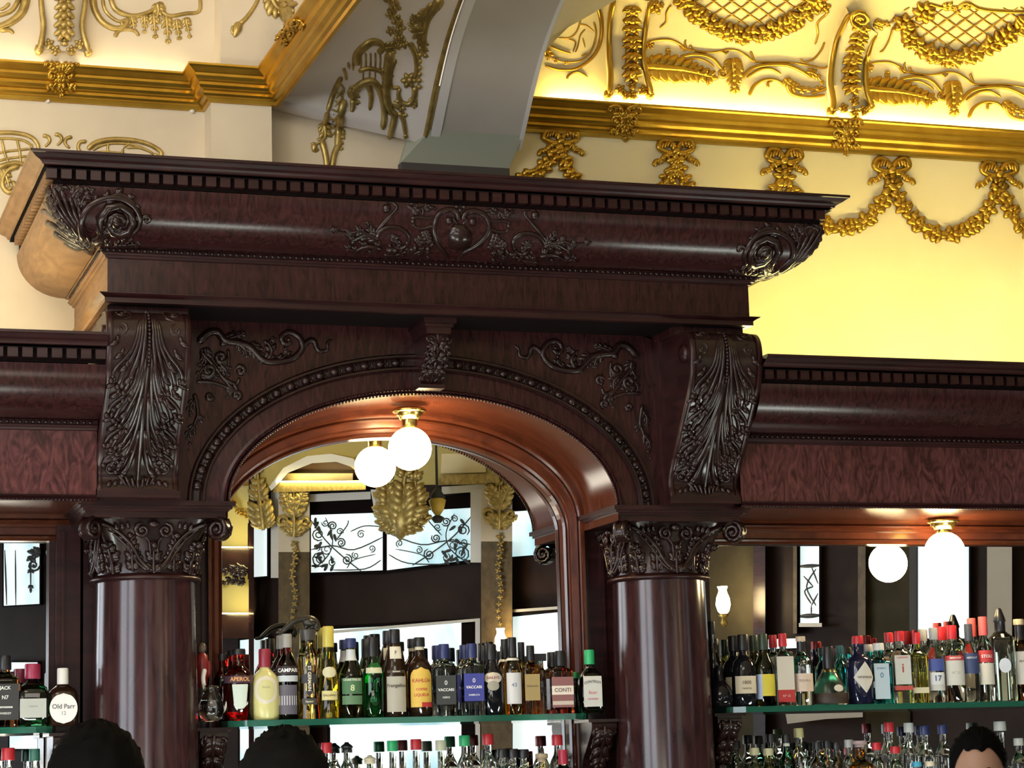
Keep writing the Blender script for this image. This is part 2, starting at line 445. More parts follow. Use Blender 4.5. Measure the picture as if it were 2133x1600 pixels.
around_build('astragal', bead_p, M['wood'])
def beads(mb, pts, r): 
    for p in pts: mb.ball(p, r, 6, 4)
mb = MB()
n = int((2*HW+.05)/.0209)
beads(mb, [(X0-HW-.024+(2*HW+.048)*i/n, YF-.024, 3.3635) for i in range(n+1)], .0068)
mb.build('bead_string', M['carved'], BAR)
n = 36
for sg in (-1, 1):
    mb = MB(); beads(mb, [(X0+sg*(HW+.024), YF+.8*i/n, 3.3635) for i in range(1, n)], .0068); mb.build('bead_string', M['carved'], BAR)
around_build('frieze', [(0, 3.216), (0, 3.338)], M['veneer'])
around_build('frieze_lip', [(-.24, 3.187), (.010, 3.187), (.010, 3.203), (.014, 3.206), (.022, 3.211), (.030, 3.215), (.030, 3.2175), (0, 3.218)], M['wood'])
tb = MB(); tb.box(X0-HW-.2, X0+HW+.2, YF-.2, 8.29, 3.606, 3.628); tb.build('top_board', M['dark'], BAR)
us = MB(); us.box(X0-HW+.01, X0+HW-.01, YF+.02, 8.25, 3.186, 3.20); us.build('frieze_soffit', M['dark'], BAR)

# pier blocks behind the consoles
for sg in (-1, 1):
    mb = MB(); a, b = sorted((X0+sg*.895, X0+sg*1.175))
    mb.box(a, b, 7.655, 8.29, 2.545, 3.187)
    mb.box(a+.002, b-.002, 7.50, 7.66, 3.155, 3.187)
    mb.build('pier_block', M['veneer'], BAR)

# arched front plate: ellipse opening, upright at the springing
def ell(a, b, z0, n=48, t0=0.0, t1=pi): return [(X0-a*math.cos(t0+(t1-t0)*i/n), z0+b*math.sin(t0+(t1-t0)*i/n)) for i in range(n+1)]
ZS = 2.545
def ring(mb, e0, e1, y0, y1=None, smooth_=True):
    y1 = y0 if y1 is None else y1
    mb.grid([[(x, y0, z) for x, z in e0], [(x, y1, z) for x, z in e1]], smooth_)
yS = 7.70
mb = MB()
e1 = ell(.868, .546, ZS, 64)
top = []
for x, z in e1:
    dx, dz = x-X0, z-ZS
    if abs(dx)*(.645) > dz*.90: k = .90/max(abs(dx), 1e-6)
    else: k = .645/max(dz, 1e-6)
    k = max(k, 1.0); top.append((X0+dx*k, ZS+dz*k))
ring(mb, e1, top, yS, yS, False)
mb.build('spandrel_panel', M['veneer'], BAR)
mb = MB()
prof = [(0, -.012), (.006, -.030), (.012, -.030), (.016, -.012), (.022, -.004), (.04, -.002), (.046, -.004), (.052, -.022), (.058, -.022), (.062, -.008)]
A0, B0 = .806, .480
rows = []
for d, yy in prof:
    e = ell(A0+d, B0+d, ZS, 64); rows.append([(x, yS+yy, z) for x, z in e])
mb.grid(rows, False); mb.build('egg_molding_bed', M['carved'], BAR)
eggs = {-1: MB(), 1: MB()}
e = ell(A0+.031, B0+.031, ZS, 400); acc = 0; last = e[0]; cnt = 0
for i in range(1, len(e)):
    acc += math.hypot(e[i][0]-e[i-1][0], e[i][1]-e[i-1][1])
    if acc >= .0535:
        acc = 0; x, z = e[i]
        if abs(x-X0) > .075:
            tx, tz = e[i][0]-e[i-1][0], e[i][1]-e[i-1][1]; L = math.hypot(tx, tz); tx /= L; tz /= L
            o = Orn(lambda u, v, h: (u, yS-.004-h, v), eggs[-1 if x < X0 else 1])
            o.blob(x, z, .020, .0175, math.atan2(-tx, tz), .021)
            o.blob(x+tx*.0267, z+tz*.0267, .016, .004, math.atan2(-tx, tz), .010)
for q in eggs.values(): q.build('egg_and_dart', M['carved'], BAR)
mb = MB()
rows = [[(x, yS-.006, z) for x, z in ell(.812, .484, ZS, 64)], [(x, yS-.010, z) for x, z in ell(.752, .426, ZS, 64)], [(x, yS-.012, z) for x, z in ell(.742, .416, ZS, 64)], [(x, yS-.020, z) for x, z in ell(.736, .411, ZS, 64)], [(x, yS-.006, z) for x, z in ell(.730, .404, ZS, 64)]]
mb.grid(rows, False); mb.build('archivolt', M['veneer'], BAR)
mb = MB(); e = ell(.723, .397, ZS, 170); beads(mb, [(x, yS-.010, z) for x, z in e], .0052); mb.build('arch_bead_string', M['brass'] if False else M['wood'], BAR)
# barrel soffit of the arch and the inner frame stepping down to the mirror
YM = 8.17
mb = MB()
aa, bb = .727, .400
mb.grid([[(x, y, z) for x, z in [(X0-aa, 2.49)]+ell(aa, bb, ZS, 64)+[(X0+aa, 2.49)]] for y in (yS-.008, 7.85, 8.0, 8.06)], True)
mb.build('arch_soffit', M['soffit'], BAR)
steps = [(.727, .400, 8.06), (.716, .392, 8.06), (.714, .390, 8.072), (.708, .388, 8.078), (.702, .384, 8.072), (.700, .382, 8.092), (.684, .374, 8.096), (.680, .372, 8.112), (.674, .366, 8.118), (.668, .360, 8.110), (.664, .357, 8.128), (.662, .356, 8.165)]
mb = MB(); rows = []
for a, b, y in steps:
    z0 = ZS-.055*(.727-a)/.065
    rows.append([(X0-a, y, 1.0)]+[(x, y, z) for x, z in ell(a, b, z0, 64)]+[(X0+a, y, 1.0)])
mb.grid(rows, False); mb.build('mirror_surround', M['soffit'], BAR)
mb = MB()
pts = [(X0-.668, YM, 1.0)]+[(x, YM, z) for x, z in ell(.668, .360, ZS-.055, 64)]+[(X0+.668, YM, 1.0)]
mb.poly(pts); mb.prism([(p[0], YM+.004, p[2]) for p in pts][::-1], [(p[0], YM+.008, p[2]) for p in pts][::-1])
mb.build('mirror', M['mirror'], BAR)
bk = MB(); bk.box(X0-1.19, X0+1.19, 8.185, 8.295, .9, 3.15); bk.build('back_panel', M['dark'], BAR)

# jamb pilasters beside the mirror
for sg in (-1, 1):
    mb = MB(); a, b = sorted((X0+sg*.700, X0+sg*1.17))
    mb.box(a, b, 8.10, 8.18, .98, 2.55)
    for xx in (.735, .80):
        c, d = sorted((X0+sg*xx, X0+sg*(xx+.012))); mb.box(c, d, 8.085, 8.10, 1.0, 2.49)
    mb.build('jamb', M['wood'], BAR)

# consoles: S-curved brackets with acanthus
CPROF = smooth([(7.50, 3.158), (7.43, 3.150), (7.392, 3.113), (7.385, 3.05), (7.405, 2.965), (7.447, 2.898), (7.497, 2.834), (7.558, 2.754), (7.606, 2.700), (7.638, 2.650), (7.645, 2.615), (7.634, 2.590), (7.628, 2.572)], 3)
cum = [0]
for i in range(1, len(CPROF)): cum.append(cum[-1]+math.hypot(CPROF[i][0]-CPROF[i-1][0], CPROF[i][1]-CPROF[i-1][1]))
def cons_map(cx, hwid):
    def f(u, v, h):
        s = max(0, min(cum[-1]-1e-6, v)); i = 0
        while cum[i+1] < s: i += 1
        t = (s-cum[i])/(cum[i+1]-cum[i]); y = CPROF[i][0]+(CPROF[i+1][0]-CPROF[i][0])*t; z = CPROF[i][1]+(CPROF[i+1][1]-CPROF[i][1])*t
        dy, dz = CPROF[i+1][0]-CPROF[i][0], CPROF[i+1][1]-CPROF[i][1]; L = math.hypot(dy, dz)
        return (cx+u*hwid, y+dz/L*h, z-dy/L*h)
    return f
def console(cx, mirror):
    hw = .137
    mb = MB()
    side = CPROF+[(7.66, 2.572), (7.66, 3.158)]
    mb.prism([(cx-hw, y, z) for y, z in side], [(cx+hw, y, z) for y, z in side])
    # raised rims and the scroll eyes on both flanks
    for sx in (cx-hw, cx+hw):
        sg = -1 if sx < cx else 1
        rows = []
        for i, (y, z) in enumerate(CPROF): rows.append([(sx-.014*sg, y-.008, z+.001), (sx+.003*sg, y-.010, z), (sx+.006*sg, y+.004, z), (sx, y+.02, z)])
        mb.grid(rows, True)
        ey = MB(); ey.lathe([(.034, 0), (.034, .012), (.012, .016)], (0, 0, 0), 12)
        mb.add([(sx+sg*z, 7.445+x, 3.075+y) for x, y, z in ey.v], ey.f)
    mb.box(cx-hw-.006, cx+hw+.006, 7.62, 7.67, 2.548, 2.578)
    c = mb.build('console', M['wood'], BAR)
    bd = MB(); bd.grid([[(cx-.118, y-.003, z) for y, z in CPROF[2:]], [(cx+.118, y-.003, z) for y, z in CPROF[2:]]], True); bd.build('console_ground', M['carved'], c)
    o = Orn(cons_map(cx, 1.0)); L = cum[-1]
    # central rib with pearls, then tiers of curling acanthus
    o.tube([(0, .06), (0, L*.97)], .014, .009, 0)
    for i in range(15): o.ball(0, .095+.0125*i, .0058, .012)
    for sg in (-1, 1):
        o.spiral(sg*.085, .085, .036, 1.3, pi/2, sg, .007); o.tube([(sg*.05, .055), (sg*.09, .048), (sg*.12, .07)], .007, .004)
        o.spiral(sg*.092, .155, .024, 1.1, -pi/2, -sg, .006)
        for t0, ln, wd in ((.095, .30, .118), (.25, .27, .124), (.39, .24, .120), (.515, .18, .112)):
            for q in range(4):
                e = q/3
                o.tube([(sg*(.010+.007*q), t0+.01*q), (sg*(.016+.012*q), t0+ln*.40), (sg*(.030+.026*q), t0+ln*(.74-.10*e)), (sg*(.050+wd*.58*e), t0+ln*(1-.22*e))], .0075, .0105-.003*e, .003+.004*(1-e))
                o.ball(sg*(.052+wd*.58*e), t0+ln*(1-.22*e), .0105, .010)
            for q in range(5):
                u = wd*(.42+.145*q); v = t0+ln*(.92-.14*q)
                o.blob(sg*u, v, .021, .0095, sg*(.9-.1*q)+(pi if sg < 0 else 0), .015, .004); o.blob(sg*(u-.012), v-.016, .015, .007, sg*1.2+(pi if sg < 0 else 0), .012, .004)
        o.spiral(sg*.088, .665, .036, 1.6, 0 if sg > 0 else pi, -sg, .009, .006, .004)
        o.tube([(sg*.02, .59), (sg*.05, .62), (sg*.10, .625)], .010, .006, .004)
        for k in range(4): o.blob(sg*(.03+.022*k), .712+.005*k, .016, .009, 1.2*sg, .010, .003)
    for k in range(7): o.blob((k-3)*.018, .722-.004*abs(k-3), .028, .0075, pi/2+(k-3)*.16, .014, .004)
    o.b.build('acanthus', M['carved'], c)
for sg in (-1, 1): console(X0+sg*1.050, sg)

# keystone corbel
mb = MB(); kx = X0+.0
def kb(x0, x1, y0, z0, z1): mb.box(x0, x1, y0, 7.70, z0, z1)
kb(kx-.060, kx+.060, 7.49, 3.168, 3.186); kb(kx-.052, kx+.052, 7.505, 3.156, 3.168); kb(kx-.045, kx+.045, 7.515, 3.132, 3.156)
kp = [(7.525, 3.132), (7.52, 3.10), (7.54, 3.06), (7.58, 3.02), (7.62, 2.985), (7.635, 2.962), (7.70, 2.962), (7.70, 3.132)]
mb.prism([(kx-.038, y, z) for y, z in kp], [(kx+.038, y, z) for y, z in kp])
mb.box(kx-.048, kx+.048, 7.615, 7.70, 2.952, 2.966)
ks = mb.build('keystone', M['wood'], BAR)
KC = smooth(kp[:6], 3)
def kmap(u, v, h):
    t = max(0, min(.999, v))*(len(KC)-1); i = int(t); t -= i
    y = KC[i][0]+(KC[i+1][0]-KC[i][0])*t; z = KC[i][1]+(KC[i+1][1]-KC[i][1])*t
    return (kx+u, y-h*.85, z-h*.3)
o = Orn(lambda u, v, h: kmap(u, v*1.0, h))
class KO: pass
kk = Orn(lambda u, v, h: kmap(u, v/.2, h))
kk.tube([(0, .0), (0, .19)], .009, .007)
for sg in (-1, 1):
    kk.spiral(sg*.03, .025, .02, 1.2, 0, sg, .006)
    for t0 in (.045, .085, .125): kk.leaf([(sg*.004, t0), (sg*.022, t0+.008), (sg*.04, t0+.03)], .035, 3, .014, .003)
    kk.tube([(sg*.01, .17), (sg*.03, .15), (sg*.042, .12)], .007, .004)
kk.b.build('acanthus', M['carved'], ks)

# spandrel carving, drawn once and mirrored
SPL = MB(); SPL.grid([[(X0-1.3, yS, 2.4), (X0+1.3, yS, 2.4)], [(X0-1.3, yS, 3.4), (X0+1.3, yS, 3.4)]], False)
SS = Surf([SPL])
def spandrel(mir):
    o = Orn(SS.map(mir), None, (400, 640), .2813, 1.65)
    T = o.tube; 
    T([(45, 265), (120, 190), (190, 185), (240, 245), (330, 262), (420, 290), (480, 350), (540, 398), (640, 404), (740, 382), (805, 325), (815, 270), (780, 212), (720, 185), (672, 205), (665, 250), (700, 275), (735, 250)], 20, 13)
    o.ball(715, 240, 16, 8)
    T([(810, 300), (870, 245), (905, 255), (920, 300), (950, 328), (1000, 312), (1003, 265), (1035, 238)], 15, 7)
    o.leaf([(420, 270), (480, 330), (520, 390)], 70, 4, 16); o.leaf([(560, 390), (590, 320), (560, 260), (610, 235)], 60, 4, 14)
    o.leaf([(240, 250), (320, 215), (380, 200)], 60, 4, 16); o.leaf([(640, 395), (700, 350), (690, 310)], 50, 3, 14)
    o.leaf([(330, 260), (390, 310), (400, 360)], 55, 3, 14); o.blob(230, 268, 30, 24, .3, 26); o.blob(305, 262, 26, 20, .3, 22)
    T([(265, 310), (272, 380), (268, 450)], 9, 7); T([(60, 330), (130, 400), (190, 470), (260, 560), (330, 640)], 13, 8)
    o.spiral(215, 370, 52, 1.4, 0, 1, 14); o.spiral(120, 470, 55, 1.4, 2, -1, 14); o.spiral(360, 470, 38, 1.3, 3.6, 1, 13); o.spiral(130, 660, 30, 1.2, 0, 1, 12)
    o.spiral(330, 650, 34, 1.3, 1.5, -1, 13)
    T([(30, 555), (120, 552), (200, 570), (270, 600)], 10, 8); T([(190, 480), (250, 540), (330, 570), (350, 520)], 12, 9); T([(300, 560), (330, 610), (320, 650)], 14, 9)
    o.leaf([(90, 300), (100, 360), (60, 430)], 60, 4, 14); o.leaf([(200, 420), (250, 470), (250, 540)], 60, 4, 14); o.leaf([(60, 500), (150, 510), (210, 500)], 50, 4, 13)
    o.leaf([(250, 590), (300, 620), (260, 670)], 45, 3, 12); o.leaf([(120, 420), (60, 480), (50, 530)], 40, 3, 12)
    T([(15, 640), (35, 720), (42, 800), (15, 880), (20, 950)], 12, 7)
    o.leaf([(20, 690), (-15, 740), (-10, 800)], 45, 3, 12); o.leaf([(35, 800), (60, 830), (80, 825)], 40, 3, 12); o.leaf([(20, 880), (-20, 920), (-30, 970)], 45, 3, 12); o.ball(-15, 1010, 14); o.ball(-30, 1060, 11)
    o.b.build('spandrel_carving', M['carved'], BAR)
spandrel(None); spandrel(X0)

# cartouche on the cushion frieze
CS = Surf([cov])
o = Orn(CS.map(), None, (620, 380), .29995, 1.2)
T = o.tube
T([(1118, 262), (1100, 205), (1045, 190), (985, 215), (950, 290), (950, 370), (978, 440), (1028, 500), (1042, 548)], 19, 13); T([(1145, 262), (1170, 212), (1230, 200), (1300, 230), (1332, 300), (1305, 380), (1240, 440), (1150, 490), (1108, 550)], 19, 13)
T([(1075, 250), (1110, 290), (1100, 320), (1060, 310)], 10, 6); T([(1185, 250), (1150, 290), (1165, 320), (1200, 310)], 10, 6)
o.ball(1050, 265, 28, 4); o.ball(1215, 272, 28, 4); o.blob(1130, 385, 95, 95, .2, 55, -10)
o.ball(1105, 165, 20); o.ball(1155, 168, 20); o.ball(1128, 195, 16, 6)
for sg, cx in ((-1, 0), (1, 0)):
    def X(x, y): return (x, y) if sg < 0 else (2265-x+(y-300)*0, y+(1132-x)*.095)
    def TT(p, a, b): T([X(*q) for q in p], a, b)
    TT([(950, 295), (880, 318), (820, 312), (800, 290)], 13, 8); TT([(760, 165), (830, 190), (900, 170), (965, 185)], 14, 9); TT([(790, 250), (840, 240), (900, 250), (940, 235)], 11, 8)
    TT([(540, 350), (600, 275), (660, 215), (690, 172), (655, 140), (605, 150)], 11, 9); q = X(617, 180); o.ball(q[0], q[1], 30, 4)
    TT([(545, 400), (570, 340), (640, 310), (720, 322), (768, 372), (758, 435), (705, 460), (665, 430), (680, 390)], 15, 11)
    for pth, w in (([(560, 390), (470, 365), (380, 400), (350, 350)], 80), ([(540, 380), (440, 340), (340, 350), (240, 330)], 62), ([(580, 460), (480, 440), (400, 470), (345, 450)], 75), ([(600, 500), (690, 500), (760, 470)], 70), ([(780, 520), (830, 480), (900, 470)], 70), ([(800, 220), (830, 180), (790, 150)], 46), ([(880, 190), (920, 160), (890, 150)], 44), ([(880, 330), (900, 390), (930, 430)], 60), ([(820, 380), (860, 430), (850, 480)], 60), ([(640, 380), (690, 400), (700, 430)], 50), ([(540, 360), (490, 310), (478, 280)], 44)):
        pts = [X(*q) for q in pth]; o.leaf(pts, w, 4, 20)
    for bx, by, br in ((800, 525, 17), (850, 545, 15), (960, 550, 15), (905, 520, 17), (800, 270, 17), (820, 400, 16), (760, 420, 14), (640, 440, 15), (500, 480, 14), (250, 330, 18), (860, 470, 14), (1010, 550, 14), (840, 500, 12)):
        q = X(bx, by); o.ball(q[0], q[1], br, 4)
    for (px_, py_, pr) in ((900, 400, 30), (640, 490, 28), (850, 200, 26)): q = X(px_, py_); o.spiral(q[0], q[1], pr, 1.2, 1, sg, 9)
o.b.build('cartouche', M['carved'], BAR)

# acanthus on the two lower corners of the cushion frieze
def corner(mir):
    o = Orn(CS.map(mir), tk=1.35)
    ox = lambda t: t
    for k, (tip, w) in enumerate(((( 84, 402), 6), ((96, 396), 6), ((110, 392), 6.5), ((128, 398), 6.5), ((146, 412), 6), ((163, 430), 6))):
        o.tube([(200, 526), (170-6*(5-k)*.3+k*2.2, 500-k*2), ((tip[0]*.62+185*.38)-8+k*1.5, (tip[1]*.62+500*.38)+8), tip], 3.0, w*.75, .5)
    for k, (tip, w) in enumerate((((92, 440), 5), ((100, 464), 5), ((116, 486), 5), ((138, 504), 5))):
        o.tube([(200, 527), (176, 518-k), (tip[0]+22, tip[1]+12), tip], 3.0, w*.9, .5); o.ball(tip[0], tip[1], 5.5); o.ball(tip[0]+9, tip[1]+4, 4)
    o.ball(97, 386, 9, 2); o.leaf([(112, 392), (140, 382), (165, 400)], 20, 4, 7); o.leaf([(150, 410), (172, 388), (192, 398)], 20, 4, 7); o.leaf([(168, 430), (178, 408), (200, 412)], 18, 3, 7)
    o.spiral(247, 463, 42, 1.75, 2.6, 1, 8, 5, 1); o.ball(242, 461, 11, 4); o.tube([(175, 500), (168, 465), (185, 430), (225, 412), (262, 418), (286, 440), (290, 470), (270, 492)], 7, 4, 1)
    o.leaf([(215, 418), (250, 405), (282, 428), (290, 462)], 22, 5, 7); o.spiral(306, 458, 10, 1.1, 3.1, 1, 3.5)
    for k in range(6): o.leaf([(196, 512), (206+k*8, 486-k*2), (214+k*12, 470+k*6)], 15, 3, 6)
    for k in range(9): o.blob(196+k*11.5, 519-(k % 2)*9+k*.2, 6.5, 4.2, .6+(k % 3)*.5, 5)
    o.leaf([(200, 524), (240, 512), (290, 508)], 17, 5, 6); o.ball(258, 498, 7); o.ball(283, 516, 5); o.ball(222, 500, 6)
    # on the flank of the cushion
    b = o.b; sx = (lambda x: x) if mir is None else (lambda x: 2*mir-x)
    for k in range(26):
        t = .15+1.42*k/26; p = .035+.178*math.sin(t); z = 3.373+.158*(1-math.cos(t)); off = .02+.05*(.5+.5*math.sin(k*2.1))
        b.ball((sx(X0-HW-p-.004), YF-p+off, z), .011, 6, 4); b.ball((sx(X0-HW-p-.004), YF-p+off*.4, z), .010, 6, 4)
    b.build('corner_acanthus', M['carved'], BAR)
corner(None); corner(X0)

# columns with carved capitals
def column(cx):
    cy = 7.95
    sh = MB(); sh.lathe([(.208, .96), (.208, 1.02), (.198, 1.04), (.200, 1.06), (.188, 1.08), (.187, 1.3), (.185, 1.6), (.182, 1.9), (.178, 2.15), (.176, 2.283)], (cx, cy, 0), 48)
    c = sh.build('column_shaft', M['shaft'], BAR)
    rg = MB(); rg.lathe([(.176, 2.281), (.190, 2.283), (.196, 2.288), (.196, 2.294), (.190, 2.299), (.184, 2.301), (.180, 2.306)], (cx, cy, 0), 48, cap=False); rg.build('necking_ring', M['wood'], c)
    ab = MB()
    for z0, z1, h in ((2.490, 2.512, .243), (2.512, 2.520, .252), (2.520, 2.530, .262), (2.530, 2.546, .272)):
        ab.box(cx-h, cx+h, cy-h+.002, 8.17, z0, z1)
    ab.build('abacus', M['wood'], c)
    def bell(a, v):
        t = max(0, min(1, v)); m = max(abs(math.cos(a)), abs(math.sin(a)))
        sq = .205/ m*(1-.10*(1-((1/m-1)/.414))) if m else .2
        k = t**1.7
        return .178*(1-k)+sq*k
    be = MB(); be.grid([[(cx+bell(2*pi*j/48, i/8)*math.cos(2*pi*j/48), cy+bell(2*pi*j/48, i/8)*math.sin(2*pi*j/48), 2.30+.192*i/8) for j in range(48)] for i in range(9)], True, True)
    be.build('capital_bell', M['carved'], c)
    def cm(u, v, h):
        a = u/.19-pi/2; r = bell(a, v/.19)+h
        return (cx+r*math.cos(a), cy+r*math.sin(a), 2.30+v)
    o = Orn(cm); per = 2*pi*.19
    for k in range(8):
        u = per*k/8
        o.leaf([(u, .004), (u, .05), (u, .085), (u, .10)], .052, 4, .014, .004, (1, -1), .8); o.ball(u, .098, .012, .022)
        u2 = per*(k+.5)/8
        o.leaf([(u2, .01), (u2, .08), (u2, .13)], .048, 5, .012, .004); o.ball(u2, .132, .010, .018)
    for k in range(4):
        u = per*k/4                                   # face centre
        for sg in (-1, 1):
            o.tube([(u+sg*.008, .012), (u+sg*.045, .045), (u+sg*.075, .10), (u+sg*.115, .150), (u+sg*.142, .172)], .008, .007, .012)
            o.tube([(u+sg*.016, .008), (u+sg*.056, .040), (u+sg*.09, .095), (u+sg*.125, .140)], .006, .005, .010)
            o.spiral(u+sg*.038, .150, .026, 1.5, pi/2, -sg, .008, .006, .012)
            o.tube([(u+sg*.012, .07), (u+sg*.016, .11), (u+sg*.03, .128)], .006, .005, .012)
            for e in range(4): o.blob(u+sg*(.082+.015*e), .168-.004*e, .014, .0055, pi/2, .008, .010)
            for e in range(5): o.blob(u+sg*(.045+.020*e), .060+.022*e, .012, .006, .6*sg, .008, .006)
            o.ball(u+sg*.02, .02, .010, .012)
        o.blob(u, .172, .020, .014, 0, .016, .012); o.blob(u, .10, .022, .012, pi/2, .014, .01)
    o.b.build('capital_foliage', M['carved'], c)
    for ax in (-1, 1):
        for ay in (-1, 1):
            vo = MB()
            d = Vector((ax, ay, 0)).normalized(); q = Vector((-ay, ax, 0)).normalized()
            ctr = Vector((cx, cy, 2.452))+d*.315
            vm = lambda u, v, h: tuple(ctr+d*u+Vector((0, 0, v))+q*h)
            oo = Orn(vm, vo)
            N = 26
            for side in (-.016, .016):
                oo.spiral(0, 0, .040, 1.9, pi*.5, -1, .010, .008, side)
            rows = []
            for i in range(N+1):
                a = pi*.5+2*pi*i/N; rows.append([(tuple(ctr+d*(.040*math.cos(a))+Vector((0, 0, .040*math.sin(a)))+q*w)) for w in (-.020, 0, .020)])
            vo.grid(rows, True)
            pth = [(-.17, -.09), (-.12, -.03), (-.06, .02), (-.02, .040), (.0, .042)]
            rows = []
            for (u, v) in smooth(pth, 4): rows.append([tuple(ctr+d*u+Vector((0, 0, v+e[1]))+q*e[0]) for e in ((-.020, -.006), (-.016, .004), (0, .0), (.016, .004), (.020, -.006))])
            vo.grid(rows, True)
            vo.build('volute', M['carved'], c)
column(1.279); column(3.232)

# counter section and lower shelves of the bar, floor cabinet
cb = MB(); cb.box(X0-1.25, X0+1.25, 7.62, 8.29, .90, .97); cb.box(X0-1.2, X0+1.2, 7.68, 8.28, 0, .90); cb.build('counter_cabinet', M['wood'], BAR)

# ------------------------------------------------------------------ side units
def side_unit(x0, x1, label, off, colx):
    U = thing('back_bar_side_unit', ((x0+x1)/2, 8.0, 0), label, 'back bar', 'side units of the back bar')
    yF = 7.62; dz = -.565
    b_, g_, d_, c_ = entab(dz)
    def run(prof, name, mat, sm=False):
        m = MB(); m.grid([[(x0, yF-p, z) for p, z in prof], [(x1, yF-p, z) for p, z in prof]], sm); return m.build(name, mat, U)
    run(c_, 'crown_molding', M['wood']); run(d_, 'dentil_backing', M['dark']); run(g_, 'cushion_frieze', M['veneer'], True); run(b_, 'astragal', M['wood'])
    m = MB(); dentil_front(m, x0+off, x1, yF-.205, 3.547+dz, 3.580+dz); m.build('dentil_course', M['wood'], U)
    m = MB(); n = int((x1-x0)/.0213); beads(m, [(x0+.0213*i, yF-.024, 3.3635+dz) for i in range(n)], .0068); m.build('bead_string', M['carved'], U)
    m = MB(); m.grid([[(x, yF, 2.552) for x in (x0, x1)], [(x, yF, 2.774) for x in (x0, x1)]], False); m.build('frieze_panel', M['flame'], U)
    m = MB(); m.grid([[(x, yF-p, z) for x in (x0, x1)] for p, z in ((-.02, 2.535), (.004, 2.535), (.012, 2.541), (.004, 2.548), (.008, 2.552), (0, 2.556))], False); m.build('lower_molding', M['wood'], U)
    m = MB(); n = int((x1-x0)/.0128); beads(m, [(x0+.0128*i, yF-.006, 2.538) for i in range(n)], .0046); m.build('lower_bead_string', M['wood'], U)
    sp = [(yF+.01, 2.535), (8.08, 2.535), (8.08, 2.525), (8.07, 2.518), (8.085, 2.512), (8.095, 2.506), (8.095, 2.498), (8.11, 2.494), (8.11, 2.470), (8.10, 2.464), (8.115, 2.458), (8.125, 2.450), (8.16, 2.448)]
    m = MB(); m.grid([[(x, y, z) for y, z in sp] for x in (x0, x1)], False); m.build('soffit', M['soffit'], U)
    m = MB(); m.poly([(x0, YM, 1.0), (x1, YM, 1.0), (x1, YM, 2.452), (x0, YM, 2.452)]); m.box(x0, x1, YM+.004, YM+.01, 1.0, 2.45); m.build('mirror', M['mirror'], U)
    m = MB(); m.box(x0, x1, yF-.2, 8.29, 3.046, 3.060); m.build('top_board', M['dark'], U)
    m = MB(); m.box(x0, x1, YM+.015, 8.29, .95, 3.055); m.build('back_panel', M['dark'], U)
    m = MB(); m.box(x0, x1, 7.62, 8.29, .90, .97); m.box(x0, x1, 7.68, 8.28, 0, .90); m.build('counter_cabinet', M['wood'], U)
    return U
SU_R = side_unit(X0+1.19, 5.6, 'lower mahogany side unit of the back bar beneath the bright yellow wall', .014, 0)
SU_L = side_unit(-1.2, X0-1.19, 'lower mahogany side unit of the back bar beneath the cream wall', .026, 0)
# jamb of the left-hand unit next to the column
m = MB(); m.box(.985, 1.07, 8.085, 8.17, .98, 2.50); m.box(1.0, 1.012, 8.07, 8.085, 1.0, 2.48); m.box(.965, .985, 8.13, 8.168, 1.0, 2.45); m.build('jamb', M['wood'], SU_L)
m = MB(); m.box(3.43, 3.50, 8.085, 8.17, .98, 2.45); m.build('jamb', M['wood'], SU_R)

# ------------------------------------------------------------------ globe lamps
mg, nt, b = new_mat('opal_glass_lit'); b.inputs['Base Color'].default_value = (1, .97, .9, 1); b.inputs['Emission Color'].default_value = (1.0, .76, .40, 1); b.inputs['Emission Strength'].default_value = 75
def globe(x, y, zc, ztop, label):
    t = thing('globe_lamp', (x, y, ztop), label, 'lamp', 'globe lamps under the back bar')
    m = MB(); m.lathe([(.001, ztop), (.062, ztop), (.066, ztop-.008), (.060, ztop-.014), (.050, ztop-.016), (.052, ztop-.024), (.040, ztop-.030), (.036, ztop-.040), (.001, ztop-.042)], (x, y, 0), 24, cap=False); m.build('ceiling_cup', M['brass'], t)
    m = MB(); m.lathe([(.030, ztop-.038), (.030, zc+.070), (.026, zc+.066)], (x, y, 0), 16, cap=False); m.build('neck', M['brass'], t)
    m = MB(); m.ball((x, y, zc), .080, 28, 16); m.build('globe', mg, t)
globe(2.252, 7.92, 2.776, 2.925, 'glowing white globe lamp hanging under the carved mahogany arch')
globe(4.455, 7.93, 2.400, 2.530, 'glowing white globe lamp under the straight soffit of the side unit')
